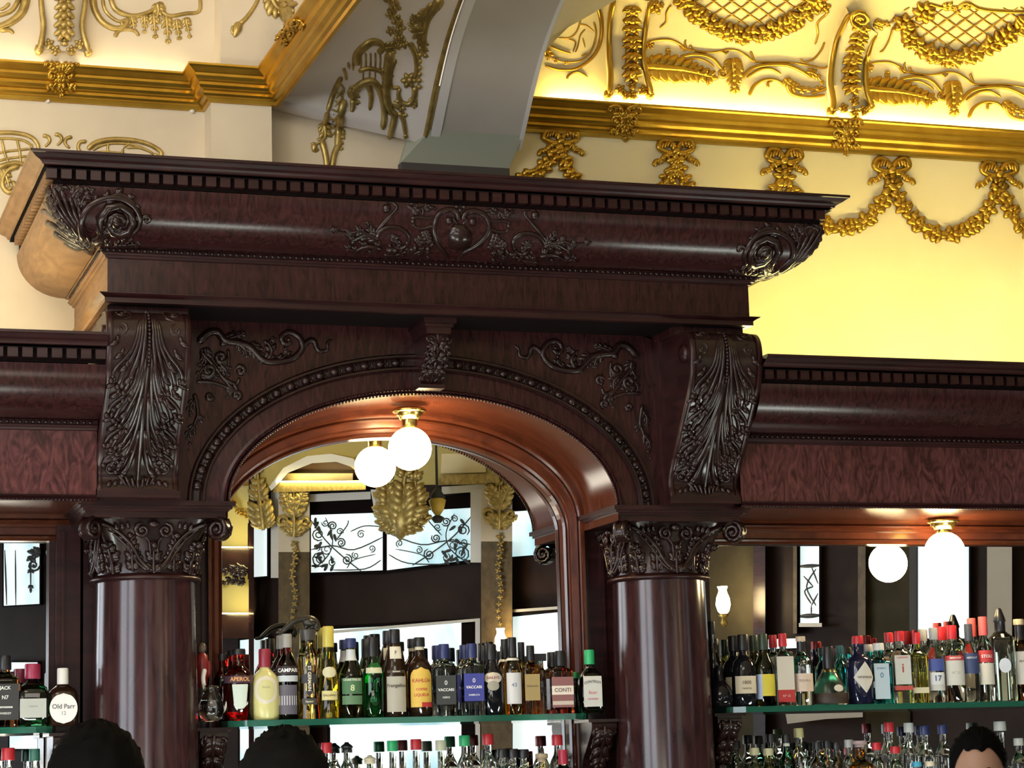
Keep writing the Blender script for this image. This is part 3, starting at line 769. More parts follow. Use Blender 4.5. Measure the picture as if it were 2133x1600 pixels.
# ------------------------------------------------------------------ gilded plaster ornament on wall, frieze and arch
GS = Surf([wl, wr, pl_, al, ar, sp_, so])
GC = Surf([cl, cr])
def gild(name, o, label, cat, group=None, mat='gold'):
    ob = o.b.build(name, M[mat]); tag(ob, label, cat, group); return ob
def clip(px, py, s, label, rot=0.0, surf=GC):
    ca, sa = math.cos(rot), math.sin(rot)
    o = Orn(surf.map(), None, (px, py), s)
    mm = o.m; o.m = lambda u, v, h: mm(px+(u-px)*ca-(v-py)*sa, py+(u-px)*sa+(v-py)*ca, h)
    for sg in (-1, 1):
        o.spiral(sg*17, 2, 14, 1.4, pi/2, sg, 4.5, 3); o.leaf([(sg*2, -4), (sg*14, -18), (sg*28, -24)], 20, 4, 7, 1)
        o.leaf([(sg*4, 10), (sg*16, 22), (sg*26, 24)], 16, 3, 6, 1); o.tube([(sg*3, -20), (sg*16, -30), (sg*30, -28), (sg*34, -18)], 4, 3, 2)
        o.ball(sg*8, -24, 5, 4); o.ball(sg*20, 3, 4, 5)
    o.leaf([(0, -6), (0, 18), (0, 40)], 18, 5, 7, 2); o.blob(0, 0, 9, 7, pi/2, 9, 3); o.blob(0, 36, 9, 4, pi/2, 5, 1)
    return gild('acanthus_clip', o, label, 'ornament', 'acanthus clips on the gold cornice')
clip(1301, 250, 1.0, 'gilded acanthus clip on the gold cornice below the first frieze bracket beside the arch')
clip(1762, 278, 1.0, 'gilded acanthus clip on the gold cornice below the bracket topped by a spiral')
clip(128, 156, 1.05, 'gilded acanthus clip on the gold cornice over the cream wall')
clip(592, 55, 1.0, 'gilded acanthus clip on the slanting cornice that runs towards the cross arch', .72)
# garlands with ribbon bows
BW = [(1167, 290), (1407, 311), (1632, 330), (1856, 350), (2080, 358), (2300, 374)]
GL = ['gold rose garland with bow, the one nearest the cross arch', 'gold rose garland with bow, second from the cross arch', 'gold rose garland whose low loop meets the end of the big cornice', 'gold rose garland in full view, ending under the last bow', 'gold rose garland leaving the picture, last of the row']
def bow(o, bx, by):
    for sg in (-1, 1):
        o.tube([(bx, by+8), (bx+sg*10, by-12), (bx+sg*28, by-18), (bx+sg*36, by-4), (bx+sg*24, by+6), (bx+sg*4, by+9)], 7, 6, 3)
        for e in range(4): o.blob(bx+sg*(12+6*e), by-9+2*abs(e-1), 8, 3, pi/2-.3*sg, 6, 8)
        o.tube([(bx+sg*6, by+10), (bx+sg*22, by+14), (bx+sg*30, by+24), (bx+sg*42, by+26), (bx+sg*46, by+36)], 7, 5, 3)
        for e in range(3): o.blob(bx+sg*(20+9*e), by+16+6*e, 7, 2.6, pi/2+.5*sg, 5, 7)
    o.blob(bx, by+6, 9, 8, 0, 8, 6); o.blob(bx, by+22, 10, 6, pi/2, 7, 4)
for i in range(5):
    (x0, y0), (x1, y1) = BW[i], BW[i+1]
    t = thing('garland', tuple(at_y(x0, y0, 8.29)), GL[i], 'garland', 'ribbon garlands under the gold cornice')
    o = Orn(GS.map()); bow(o, x0, y0); b_ = o.b.build('ribbon_bow', M['gold'], t)
    o = Orn(GS.map()); dep = 108
    pts = [(x0+(x1-x0)*k/10+0, y0+28+(y1-y0)*k/10+dep*(1-(2*k/10-1)**2)**.75 - 0) for k in range(11)]
    o.swag(pts, 20, 12, 3); o.tube(pts, 9, 9, 0); o.b.build('swag', M['gold'], t)
t = thing('garland', tuple(at_y(1100, 360, 8.29)), 'short end of a gold garland half hidden by the cross arch pier', 'garland', 'ribbon garlands under the gold cornice')
o = Orn(GS.map()); o.swag([(1162, 320), (1135, 346), (1105, 366), (1080, 376)], 20, 12, 3); o.b.build('swag', M['gold'], t)
# frieze brackets
def bracket(rl, rr, husks, foot, s, label, spir=None, top=None, mat='gold', slab='plaster2'):
    t = thing('frieze_bracket', tuple(at_y(foot[0][0], foot[0][1], 8.24)), label, 'bracket', 'scrolled brackets above the gold cornice')
    m = MB(); L = smooth(rl, 4); R = smooth(rr, 4); n = min(len(L), len(R)); rows = []
    for i in range(n):
        a = L[int(i*(len(L)-1)/(n-1))]; b = R[int(i*(len(R)-1)/(n-1))]; d = 26*s*(1-.55*i/(n-1))
        rows.append([GS.on(a[0], a[1], 0), GS.on(a[0], a[1], d), GS.on((a[0]+b[0])/2, (a[1]+b[1])/2, d*1.15), GS.on(b[0], b[1], d), GS.on(b[0], b[1], 0)])
    m.grid(rows, True); m.poly(rows[-1]); m.build('bracket_body', M[slab], t)
    o = Orn(GS.map()); o.tube(rl, 5.5*s, 6*s, 22*s); o.tube(rr, 5.5*s, 6*s, 22*s); o.ball(rl[-1][0], rl[-1][1], 10*s, 14*s); o.ball(rr[-1][0], rr[-1][1], 9*s, 14*s)
    for k, (x, y) in enumerate(husks):
        w = 17*s
        for sg in (-1, 1):
            o.blob(x+sg*w*.55, y-3, w*.75, w*.38, sg*.45+pi*(sg < 0), 9*s, 26*s); o.blob(x+sg*w*.4, y+6*s, w*.6, w*.3, sg*.9+pi*(sg < 0), 8*s, 24*s)
        o.blob(x, y, w*.5, w*.45, pi/2, 10*s, 28*s)
    for (x, y) in foot:
        o.flower(x, y, 11*s, 5, 16*s); o.ball(x, y+7*s, 5*s, 20*s)
    if spir: o.spiral(spir[0], spir[1], spir[2], 1.9, 1.0, 1, spir[2]*.22, spir[2]*.16, 30*s)
    o.b.build('gilded_husks', M[mat], t)
    return t
k3 = .25316
def z3(l): return [(1100+x*k3, y*k3) for x, y in l]
def z4(l): return [(1600+x*.25, y*.25) for x, y in l]
def z1(l): return [(x/3, y/3) for x, y in l]
bracket(z3([(690, -60), (650, 120), (636, 400), (650, 650), (640, 800)]), z3([(975, -60), (945, 150), (915, 450), (945, 650), (985, 800)]), z3([(825, 40), (822, 130), (820, 220), (820, 310), (818, 400), (816, 490), (812, 580), (815, 650)]), z3([(735, 755), (830, 720), (925, 760), (840, 800), (780, 800)]), 1.0, 'gold and cream scrolled frieze bracket next to the grey cross arch')
bracket(z4([(650, 60), (545, 280), (500, 500), (482, 700), (505, 860), (500, 950)]), z4([(870, 230), (795, 430), (772, 600), (782, 780), (830, 910)]), z4([(740, 190), (722, 260), (703, 330), (682, 400), (664, 470), (652, 540), (642, 610), (640, 690), (650, 770)]), z4([(600, 920), (690, 960), (770, 940), (690, 860)]), 1.0, 'gold and cream frieze bracket crowned by a big spiral', (1783, 22, 24))
bracket(z1([(246, -60), (250, 60), (262, 200), (240, 325)]), z1([(528, -60), (520, 60), (505, 200), (545, 340)]), z1([(392, 20), (392, 75), (390, 130), (388, 185), (390, 235)]), z1([(300, 290), (395, 270), (490, 290), (340, 330), (440, 330)]), 1.05, 'gold and cream frieze bracket over the cream wall beside the slanting cornice', None, None, 'oldgold', 'plaster')
# scroll borders and flower lattices between the brackets
def border(dx, dy, label):
    o = Orn(GS.map(), None, (1100+dx, dy), k3, 1.25); T = o.tube
    T([(970, 360), (1040, 332), (1160, 325), (1250, 362), (1300, 402), (1400, 422), (1500, 432), (1590, 418), (1640, 408), (1720, 415), (1800, 460), (1860, 505), (1990, 512), (2140, 512), (2330, 540), (2440, 560), (2500, 500), (2540, 420)], 9, 7)
    for a in ([(1300, 402), (1290, 350), (1300, 325)], [(1250, 365), (1275, 410), (1300, 412)], [(1590, 418), (1620, 440), (1650, 420)], [(1830, 420), (1850, 470), (1870, 520)], [(1330, 370), (1350, 400), (1380, 415)]): T(a, 10, 5)
    T([(1250, 468), (1350, 448), (1450, 455), (1530, 490), (1590, 560), (1640, 610)], 14, 10); T([(1290, 490), (1400, 480), (1480, 510), (1530, 550)], 9, 7)
    o.flower(1000, 370, 40)
    o.leaf([(955, 540), (1100, 555), (1260, 570), (1400, 600), (1520, 635)], 150, 9, 26, 0, (1, -1), .9)
    for k in range(12): o.blob(985+k*45, 520+k*9+(k % 2)*40, 52, 15, 1.45+(k % 3)*.1, 22)
    for k in range(8): o.ball(1000+k*65, 510+k*14, 12, 18)
    o.leaf([(940, 600), (980, 630), (1040, 620)], 50, 3, 14); o.blob(1215, 660, 40, 24, 0, 18); o.leaf([(1150, 600), (1150, 460), (1150, 410)], 55, 4, 16)
    o.leaf([(1680, 480), (1690, 590), (1700, 740)], 120, 6, 26); o.spiral(1600, 600, 40, 1.3, 0, 1, 12)
    for k in range(5): o.ball(1690, 520+k*48, 16, 20)
    T([(1760, 650), (1830, 570), (1950, 535), (2130, 535), (2260, 590), (2330, 640)], 15, 11); T([(1800, 640), (1900, 575), (2000, 565), (2080, 610)], 11, 8); T([(1820, 785), (1860, 705), (1950, 655), (2050, 660), (2100, 700)], 14, 8); T([(1975, 720), (1975, 680), (2010, 670)], 11, 7)
    o.leaf([(2110, 650), (2160, 700), (2260, 740), (2420, 720)], 70, 6, 24); o.leaf([(2290, 590), (2360, 610), (2420, 680)], 60, 4, 18); T([(2330, 770), (2420, 740), (2490, 720)], 12, 8); T([(2120, 640), (2130, 690), (2170, 770), (2300, 800), (2440, 780)], 16, 10)
    return gild('scroll_relief', o, label, 'relief', 'scroll reliefs on the yellow frieze')
border(0, 0, 'gold scroll and shell relief between the two frieze brackets')
border(457, 47, 'gold scroll and shell relief beyond the bracket crowned by a spiral')
def fan(path, cx, label, lat):
    o = Orn(GS.map()); o.swag(path, 22, 9, 3); o.swag([(x+random.uniform(-5, 5), y+12) for x, y in path[1:-1]], 9, 12, 2)
    P_ = smooth(path, 6)
    def inside(x, y):
        if x <= P_[0][0] or x >= P_[-1][0]: return False
        q = min(P_, key=lambda a: abs(a[0]-x)); return y < q[1]-6 and y > lat
    o.lattice(inside, path[0][0], path[-1][0], lat, max(p[1] for p in path), 22, 1.8, .62, 1)
    return gild('flower_lattice', o, label, 'relief', 'flower lattices on the yellow frieze')
f1 = fan([(1420, -6), (1446, 24), (1478, 48), (1530, 70), (1582, 68), (1634, 52), (1680, 22), (1704, -8)], 1560, 'gold lattice edged with flowers between the two brackets', -10)
f2 = fan([(1880, 48), (1900, 84), (1934, 108), (1976, 120), (2022, 112), (2064, 92), (2102, 68), (2140, 44)], 2010, 'gold lattice edged with flowers at the far end of the yellow frieze', 14)
o = Orn(GS.map()); o.tube(z4([(1250, 60), (1330, 30), (1450, 60), (1560, 70), (1650, 20), (1760, 70), (1900, 90), (2132, 100), (2300, 100)]), 3.5, 3.5); o.flower(*z4([(1300, 100)])[0], 24, 7); o.leaf(z4([(1450, 60), (1540, 50), (1580, 100)]), 16, 4, 5); o.leaf(z4([(1640, 80), (1660, 40), (1740, 70)]), 14, 3, 5)
o.tube(z4([(1040, 230), (1010, 330), (960, 420), (930, 435)]), 2.6, 2.2); o.leaf(z4([(880, 180), (960, 210), (1060, 160)]), 18, 4, 6)
gild('scroll_relief', o, 'thin gold scroll along the top edge of the yellow frieze above the flower lattice', 'relief', 'scroll reliefs on the yellow frieze')
o = Orn(GS.map()); o.tube(z4([(480, 40), (490, 110), (410, 190), (415, 280), (390, 370)]), 3, 2.4); o.tube(z4([(470, 350), (440, 420), (380, 490), (300, 520), (265, 490)]), 2.4, 2.2); o.flower(*z4([(470, 60)])[0], 14, 5)
gild('scroll_relief', o, 'slender gold tendril just before the bracket crowned by a spiral', 'relief', 'scroll reliefs on the yellow frieze')
o = Orn(GS.map()); o.tube(z3([(1180, 40), (1140, 100), (1135, 180), (1085, 232)]), 3, 2.4); o.flower(*z3([(1050, 60)])[0], 16, 5); o.leaf(z3([(1000, 20), (1060, 60), (1100, 30)]), 16, 4, 6)
gild('scroll_relief', o, 'slender gold tendril just after the bracket next to the cross arch', 'relief', 'scroll reliefs on the yellow frieze')
o = Orn(GS.map(), None, (1100, 0), k3); T = o.tube
T([(560, 20), (600, 150), (602, 300), (560, 430), (480, 515), (380, 570), (250, 572), (140, 540)], 20, 10); T([(440, 130), (405, 250), (345, 310), (250, 312)], 8, 6); T([(540, 180), (560, 280), (520, 420), (430, 500), (300, 510)], 9, 7)
T([(420, 200), (480, 210), (540, 260)], 7, 6); T([(330, 320), (390, 350), (370, 430)], 7, 6); T([(470, 240), (430, 290), (410, 380), (390, 430)], 7, 6); T([(450, 310), (470, 390)], 7, 6); T([(180, 380), (280, 420), (350, 440)], 12, 9)
o.leaf([(140, 400), (200, 480), (320, 520)], 60, 4, 16); T([(320, 650), (340, 615), (410, 590), (490, 635)], 10, 8); o.leaf([(560, 60), (590, 20), (600, -20)], 70, 4, 20); T([(490, 440), (440, 460)], 8, 8)
gild('scroll_relief', o, 'gold crescent scroll wedged between the cross arch and the first bracket', 'relief', 'scroll reliefs on the yellow frieze')
# cream side
o = Orn(GS.map(), None, (0, 0), 1/3, 1.45); T = o.tube
T([(580, -20), (592, 60), (640, 138), (720, 178), (785, 158), (800, 112)], 17, 11); T([(690, -20), (722, 60), (820, 100), (900, 88), (960, 60), (985, 30)], 13, 9); T([(640, -10), (660, 70), (730, 130), (790, 128)], 9, 7); T([(1010, 70), (1060, 100), (1160, 85), (1245, 70), (1250, -20)], 10, 8)
for a, w in (([(820, 100), (830, 140), (840, 190)], 40), ([(900, 90), (905, 140), (900, 200)], 40), ([(960, 80), (965, 150), (970, 230)], 48), ([(1040, 100), (1045, 170), (1050, 260)], 52), ([(1100, 120), (1110, 180), (1120, 240)], 44), ([(1160, 110), (1170, 160), (1185, 230)], 40), ([(980, 20), (990, 60), (980, 120)], 60)): o.leaf(a, w, 4, 15)
T([(718, 232), (740, 195), (790, 182), (845, 195), (868, 225)], 10, 7); o.spiral(780, 140, 30, 1.2, 0, 1, 9)
gild('scroll_relief', o, 'dull gold scroll relief hanging in leaves between the cream bracket and the corner strip', 'relief', None, 'oldgold')
o = Orn(GS.map(), None, (0, 0), 1/3, 1.45); T = o.tube
T([(165, -20), (140, 70), (80, 130), (0, 168), (-60, 180)], 22, 14); T([(120, -10), (80, 60), (20, 90), (-40, 100)], 12, 9); T([(60, 20), (30, 50), (0, 60)], 9, 7); T([(0, 190), (60, 188), (85, 212)], 12, 7)
gild('scroll_relief', o, 'dull gold scroll relief at the very edge of the view beside the cream bracket', 'relief', None, 'oldgold')
o = Orn(GS.map(), None, (0, 0), 1/3, 1.45)
o.tube([(1620, -20), (1590, 40), (1545, 105), (1500, 150)], 8, 11, 2); o.blob(1480, 185, 55, 26, 1.9, 22, 4); o.tube([(1455, 160), (1450, 200), (1475, 225)], 7, 6); o.leaf([(1690, -30), (1720, 40), (1760, 70)], 90, 5, 26, 4); o.flower(1800, 30, 60, 6, 6); o.leaf([(1760, 60), (1800, 100), (1840, 120)], 60, 4, 20, 4)
gild('scroll_relief', o, 'spoon-shaped gold drop above the bend of the slanting cornice', 'relief', None, 'oldgold')
o = Orn(GS.map(), None, (0, 0), 1/3, 1.45); T = o.tube
T([(-40, 832), (80, 830), (180, 850), (228, 890), (238, 935), (200, 960)], 11, 8); T([(-40, 868), (60, 866), (150, 880), (200, 912)], 7, 6)
for a in ([(10, 870), (30, 960), (60, 1040)], [(105, 868), (125, 960), (130, 1040)], [(-20, 960), (60, 945), (200, 930)], [(-20, 1010), (60, 990), (180, 975)], [(200, 900), (190, 960), (150, 1010)]): T(a, 6, 6)
T([(-20, 1050), (80, 1020), (150, 1030), (160, 1060)], 14, 9); T([(120, 1040), (60, 1060), (20, 1110), (20, 1170), (60, 1205), (95, 1180), (80, 1130)], 14, 10); o.leaf([(20, 1060), (40, 1110), (60, 1180)], 50, 4, 16)
for x, y, s in ((285, 880, 1), (360, 872, 1), (432, 890, -1)): T([(x-18*s, y-34), (x+18*s, y-22), (x+24*s, y+8), (x-4*s, y+38)], 10, 6)
T([(540, 885), (500, 890), (488, 925), (505, 950)], 10, 7)
T([(548, 935), (600, 892), (700, 872), (830, 878), (935, 905), (1005, 950), (1000, 978), (960, 965)], 13, 9); T([(580, 940), (640, 908), (720, 896), (830, 905), (920, 940), (960, 965)], 7, 6)
for a in ([(680, 890), (672, 930), (690, 980)], [(770, 925), (800, 900), (800, 890)], [(560, 960), (650, 950), (780, 960)], [(790, 925), (870, 925), (940, 950)], [(770, 930), (760, 980), (765, 1010)]): T(a, 6, 6)
gild('cartouche_relief', o, 'gold trellis cartouche on the cream wall above the end of the big cornice', 'relief', None, 'oldgold')
nl = MB()
for k, (px, py) in enumerate(((100, 209), (400, 231))):
    p = at_y(px, py, 8.295); m = MB(); m.ball(tuple(p), .011, 10, 6)
    tag(m.build('wall_stud', M['white']), ('small white stud on the cream wall under the acanthus clip', 'small white stud on the cream wall near the corner strip')[k], 'stud', 'white studs under the gold cornice')
# reveal of the cross arch
o = Orn(GS.map(), None, (600, 0), 1/3, 1.4); T = o.tube
for x, y, r in ((640, -10, 46), (665, 40, 40), (640, 85, 34), (680, 125, 38), (700, 170, 36), (640, 190, 30), (690, 225, 36), (720, 270, 34), (670, 275, 28), (650, 320, 26)): o.flower(x, y, r, 5, 4)
T([(960, -10), (905, 60), (868, 130), (850, 230), (852, 330)], 24, 10); T([(900, 20), (850, 90), (820, 170), (815, 260)], 12, 8); o.leaf([(870, 60), (830, 120), (780, 110)], 60, 4, 16); o.leaf([(850, 200), (800, 200), (770, 150)], 60, 4, 16); T([(935, 60), (950, 30)], 12, 8); o.leaf([(820, 240), (850, 290), (860, 350)], 46, 4, 14)
T([(430, 400), (428, 350), (460, 305), (520, 262), (570, 268), (592, 300), (560, 330)], 20, 13); T([(440, 445), (500, 428), (560, 440), (590, 460)], 11, 10)
for x in (455, 485, 515, 545, 575): T([(x, 330), (x+2, 380), (x, 440)], 5, 5); 
for x in (470, 510, 545): T([(x, 445), (x, 490), (x+4, 505)], 4, 4)
T([(385, 610), (440, 540), (510, 505), (560, 540), (592, 620), (602, 720), (592, 805)], 19, 14); T([(500, 520), (520, 600), (510, 690)], 17, 8); T([(405, 620), (405, 670), (395, 700)], 16, 8); o.leaf([(380, 560), (410, 580), (430, 640)], 60, 4, 16)
T([(335, 480), (285, 580), (242, 720), (212, 850)], 13, 11); T([(350, 620), (322, 760), (310, 910), (322, 920)], 20, 12)
for k in range(6): T([(325-k*17, 520+k*55), (350-k*8, 560+k*50), (330-k*6, 610+k*50)], 5, 5); T([(350-k*8, 550+k*52), (300-k*8, 620+k*48)], 5, 5)
o.leaf([(220, 760), (230, 860), (160, 910)], 60, 4, 16); T([(165, 900), (165, 940), (190, 930)], 15, 9); T([(210, 880), (232, 960), (245, 1060)], 16, 13); T([(330, 880), (290, 960), (275, 1060)], 16, 13); o.leaf([(330, 800), (325, 870), (330, 930)], 44, 4, 14)
T([(345, 425), (360, 460), (365, 500)], 9, 6); T([(375, 390), (385, 430)], 8, 5); T([(405, 395), (408, 440)], 8, 5)
T([(760, 265), (800, 350), (805, 450), (775, 490)], 15, 12); T([(670, 370), (642, 450), (645, 540), (700, 548)], 14, 9); T([(790, 540), (790, 600), (760, 650), (710, 640), (690, 590), (700, 550)], 15, 10); o.flower(755, 500, 50, 6, 4); o.ball(760, 495, 22, 14)
T([(640, 320), (622, 450), (612, 600), (640, 690), (665, 720), (650, 800), (635, 850)], 24, 13); T([(690, 700), (720, 750), (735, 850)], 15, 10); o.ball(735, 850, 16); o.ball(635, 855, 16); o.leaf([(600, 420), (620, 480), (600, 560)], 56, 4, 16); o.leaf([(780, 610), (780, 650), (790, 655)], 44, 4, 14)
for k in range(7): o.ball(825-k*1, 300+k*40, 17, 6)
o.leaf([(660, 640), (700, 660), (730, 720)], 50, 4, 16); o.leaf([(600, 300), (660, 290), (730, 280)], 50, 4, 16); T([(865, 340), (845, 350)], 15, 10)
gild('arch_relief', o, 'gold trellis and flower relief climbing the shaded reveal of the cross arch', 'relief', None, 'oldgold')
# ------------------------------------------------------------------ the street front behind the viewer, seen in the mirrors
WD = Vector((-math.sin(math.radians(24.8)), math.cos(math.radians(24.8)), 0))
V0 = CAM + ray(900, 1190).normalized()*20.0
NV = Vector((WD.y, -WD.x, 0))
if NV.dot(CAM-V0) < 0: NV = -NV
def vq(px, py, off=0.0):
    d = ray(px, py); t = (V0+NV*off-CAM).dot(NV)/d.dot(NV); p = CAM+d*t
    return Vector((p.x, 2*YM-p.y, p.z))
def fac(name, pts, o0, o1, mat, kind='structure', parent=None):
    m = MB(); m.prism([vq(x, y, o0) for x, y in pts], [vq(x, y, o1) for x, y in pts])
    o = m.build(name, mat, parent, True)
    if kind and parent is None: o['kind'] = kind
    return o
def rct(x0, y0, x1, y1): return [(x0, y0), (x1, y0), (x1, y1), (x0, y1)]
mp, nt, b = new_mat('daylight_pane'); b.inputs['Base Color'].default_value = (.8, .9, 1, 1); b.inputs['Roughness'].default_value = .2
tx = noise_col(nt, b, (.36, .60, .70), (.80, .90, .92), 1.1, stretch=(1, 1, .7), lo=.36, hi=.5)
nt.links.new(nt.nodes['Color Ramp'].outputs[0], b.inputs['Emission Color']); b.inputs['Emission Strength'].default_value = 1.05
M['panel'] = mk('brown_panelling', (.020, .010, .008), (.030, .016, .013), 3, .6, spec=.2)
M['greenwall'] = mk('olive_wall', (.045, .036, .020), (.062, .052, .030), 5, .7, spec=.2)
M['iron'] = simple('wrought_iron', (.03, .035, .04), .5)
M['goldbrown'] = mk('bronze_pilaster', (.07, .045, .016), (.15, .10, .038), 14, .5, lo=.3, hi=.7)
fac('wall_front', rct(-400, 700, 2500, 1760), -.35, -.08, M['panel'])
def window(n, x0, x1, yt0, yt1, yb0, yb1, frame=7):
    fac('window_%d' % n, [(x0-frame, yt0-frame), (x1+frame, yt1-frame), (x1+frame, yb1+frame), (x0-frame, yb0+frame)], -.08, -.03, M['dark'])
    w = fac('window_pane', [(x0, yt0), (x1, yt1), (x1, yb1), (x0, yb0)], -.03, -.02, mp)
    return w
window(1, 648, 797, 1073, 1068, 1193, 1188); window(2, 806, 982, 1068, 1058, 1188, 1166); window(3, 520, 556, 1094, 1092, 1203, 1200, 4); window(4, 1066, 1190, 1066, 1058, 1160, 1150, 4)
window(5, 688, 961, 1311, 1296, 1720, 1720); window(6, 1068, 1240, 1285, 1268, 1720, 1720); window(7, 500, 558, 1334, 1328, 1720, 1720, 4)
window(8, 1667, 1706, 1120, 1120, 1302, 1300, 5); window(9, 1912, 2018, 1090, 1088, 1330, 1330, 5); window(10, 8, 82, 1130, 1130, 1262, 1258, 3); window(11, -260, -60, 1120, 1120, 1420, 1420, 5); window(12, 2240, 2420, 1060, 1060, 1420, 1420, 6)
window(13, 20, 78, 1380, 1380, 1560, 1560, 3); window(14, 1600, 1660, 1332, 1330, 1352, 1350, 1)
# reveals, pilasters and bands
for i, (pts, o1, mat) in enumerate((
    (rct(564, 1024, 580, 1204), .05, 'white'), (rct(980, 1018, 1003, 1172), .05, 'white'),
    ([(640, 1030), (772, 1024), (772, 1040), (640, 1046)], .04, 'white'), ([(920, 1014), (1026, 1008), (1026, 1022), (920, 1030)], .04, 'white'),
    ([(640, 1046), (900, 1036), (1000, 1026), (1000, 1052), (900, 1060), (640, 1070)], -.02, 'dark'),
    (rct(580, 1020, 645, 1150), .10, 'plaster'), (rct(1002, 1006, 1067, 1128), .10, 'plaster'),
    (rct(580, 1150, 645, 1720), .09, 'goldbrown'), (rct(1002, 1128, 1067, 1720), .09, 'goldbrown'),
    (rct(961, 1300, 990, 1720), .02, 'dark'), (rct(990, 1292, 1000, 1720), .05, 'white'), ([(640, 1318), (1000, 1288), (1000, 1294), (640, 1324)], .04, 'white'), ([(1066, 1270), (1180, 1262), (1180, 1268), (1066, 1276)], .04, 'white'),
    (rct(1468, 1040, 1570, 1720), -.06, 'greenwall'), (rct(1569, 1040, 1594, 1720), .02, 'wood'), (rct(1652, 1040, 1660, 1320), .03, 'goldbrown'), (rct(1787, 1040, 1803, 1330), .0, 'goldbrown'), (rct(1803, 1040, 1896, 1720), -.06, 'greenwall'), (rct(1894, 1040, 1910, 1340), .0, 'pierdark'), (rct(2056, 1040, 2108, 1330), .03, 'pier'), (rct(1664, 1298, 1712, 1306), .06, 'white'))):
    fac('trim_%d' % (10+i), pts, -.08, o1, M[mat])
# upper vault with an arched opening
arc = [(568+ (760-568)*(.5-.5*math.cos(pi*i/16)), 1020-66*math.sin(pi*i/16)) for i in range(17)]
M['olive'] = simple('olive_gold_paint', (.52, .42, .13), .6)
fac('ceiling_vault_front', rct(-300, 600, 2400, 962), -.08, .12, M['olive'])
fac('wall_vault_front', [(519, 955), (568, 955), (568, 1021), (519, 1040)], -.08, .12, M['olive'])
fac('wall_vault_front', rct(760, 955, 1200, 1010), -.08, .12, M['olive'])
for i in range(16): fac('wall_vault_front', [(arc[i][0], 950), (arc[i+1][0], 950), arc[i+1], arc[i]], -.08, .12, M['olive'])
fac('trim_40', [(566, 1022), (600, 985), (650, 965), (700, 962), (740, 975), (760, 1000), (765, 985), (735, 955), (690, 945), (640, 950), (590, 975), (560, 1015)], .10, .16, M['white'])
fac('trim_41', rct(586, 986, 735, 1003), -.07, .0, M['plaster2']); fac('trim_42', [(575, 1004), (762, 1000), (762, 1020), (568, 1026)], -.06, .15, M['oldgold']); fac('trim_43', [(915, 990), (1040, 986), (1040, 1005), (912, 1011)], .12, .18, M['oldgold'])
fac('trim_44', [(920, 945), (1012, 945), (1012, 984), (918, 986)], .12, .14, M['plaster2'])
# wall beyond the dark post: another bar front under a yellow wall
M['yel'] = simple('yellow_wall', (.85, .70, .24), .7)
fac('wall_beyond_1', rct(440, 925, 519, 1146), -.08, -.04, M['yel']); fac('wall_beyond_2', rct(440, 1190, 519, 1280), -.08, -.05, M['yel']); fac('trim_50', rct(440, 1143, 519, 1192), -.04, .06, M['carved']); fac('trim_51', rct(440, 1280, 519, 1330), -.04, .04, M['carved']); fac('trim_52', rct(518, 960, 529, 1720), -.04, .12, M['veneer']); fac('trim_53', rct(440, 990, 519, 1012), -.04, .03, M['gold'])
vm = lambda u, v, h: vq(u, v, .02+h*.0043)
o = Orn(vm); 
for k in range(6): o.tube([(452+k*11, 1292), (452+k*11, 1302)], 3, 3)
o.leaf([(515, 1196), (490, 1186), (450, 1196)], 24, 5, 8, 6); o.leaf([(512, 1214), (480, 1208), (455, 1222)], 18, 5, 6, 2)
tag(o.b.build('carved_relief', M['carved']), 'dark carving in the mirror under the far yellow wall strip', 'relief')
o = Orn(vm); o.swag([(470, 1010), (480, 1040), (498, 1064), (519, 1078)], 9, 9, 2); tag(o.b.build('wall_garland', M['gold']), 'gold garland reflected at the edge of the arched mirror', 'garland')
vm2 = lambda u, v, h: vq(u, v, .12+h*.0043)
for k, (cx, y0, lab) in enumerate(((612, 1025, 'gilded pilaster ornament in the mirror, left of the transom windows'), (1040, 1010, 'gilded pilaster ornament in the mirror, right of the transom windows'))):
    o = Orn(vm2)
    for sg in (-1, 1):
        o.leaf([(cx, y0+50), (cx+sg*12, y0+20), (cx+sg*20, y0+4)], 30, 5, 8); o.spiral(cx+sg*24, y0+62, 13, 1.3, 0, sg, 5); o.leaf([(cx, y0+90), (cx+sg*14, y0+70), (cx+sg*22, y0+76)], 24, 4, 7)
    o.leaf([(cx, y0+95), (cx, y0+40), (cx, y0-6)], 30, 6, 9)
    for e in range(14): o.flower(cx+3*math.sin(e), y0+108+e*14, 8-.25*e, 4, 1)
    tag(o.b.build('pilaster_ornament', M['oldgold']), lab, 'ornament', 'reflected pilaster ornaments')
o = Orn(lambda u, v, h: vq(u, v, .12+h*.0043)); o.leaf([(548, 1105), (540, 1040), (535, 975)], 44, 7, 12); o.leaf([(560, 1100), (552, 1060), (548, 1020)], 30, 5, 10); tag(o.b.build('leaf_ornament', M['oldgold']), 'tall gold leaf ornament reflected beside the dark post of the mirror', 'ornament')
o = Orn(lambda u, v, h: vq(u, v, .9+h*.0041))
for sg in (-1, 1):
    o.leaf([(835, 1090), (835+sg*26, 1050), (835+sg*30, 990)], 56, 7, 22); o.spiral(835+sg*32, 1068, 20, 1.4, 0, sg, 7); o.leaf([(835, 1100), (835+sg*30, 1088), (835+sg*40, 1070)], 36, 5, 18)
o.leaf([(835, 1110), (838, 1040), (845, 970)], 60, 8, 26); o.blob(834, 1085, 42, 22, pi/2, 26); o.blob(834, 1112, 16, 7, pi/2, 8); o.tube([(780, 1072), (860, 1082), (900, 1076)], 9, 6); o.blob(800, 1070, 18, 14, 0, 14)
tag(o.b.build('ceiling_pendant', M['oldgold']), 'big gilded acanthus pendant reflected below the globe lamps', 'ornament')
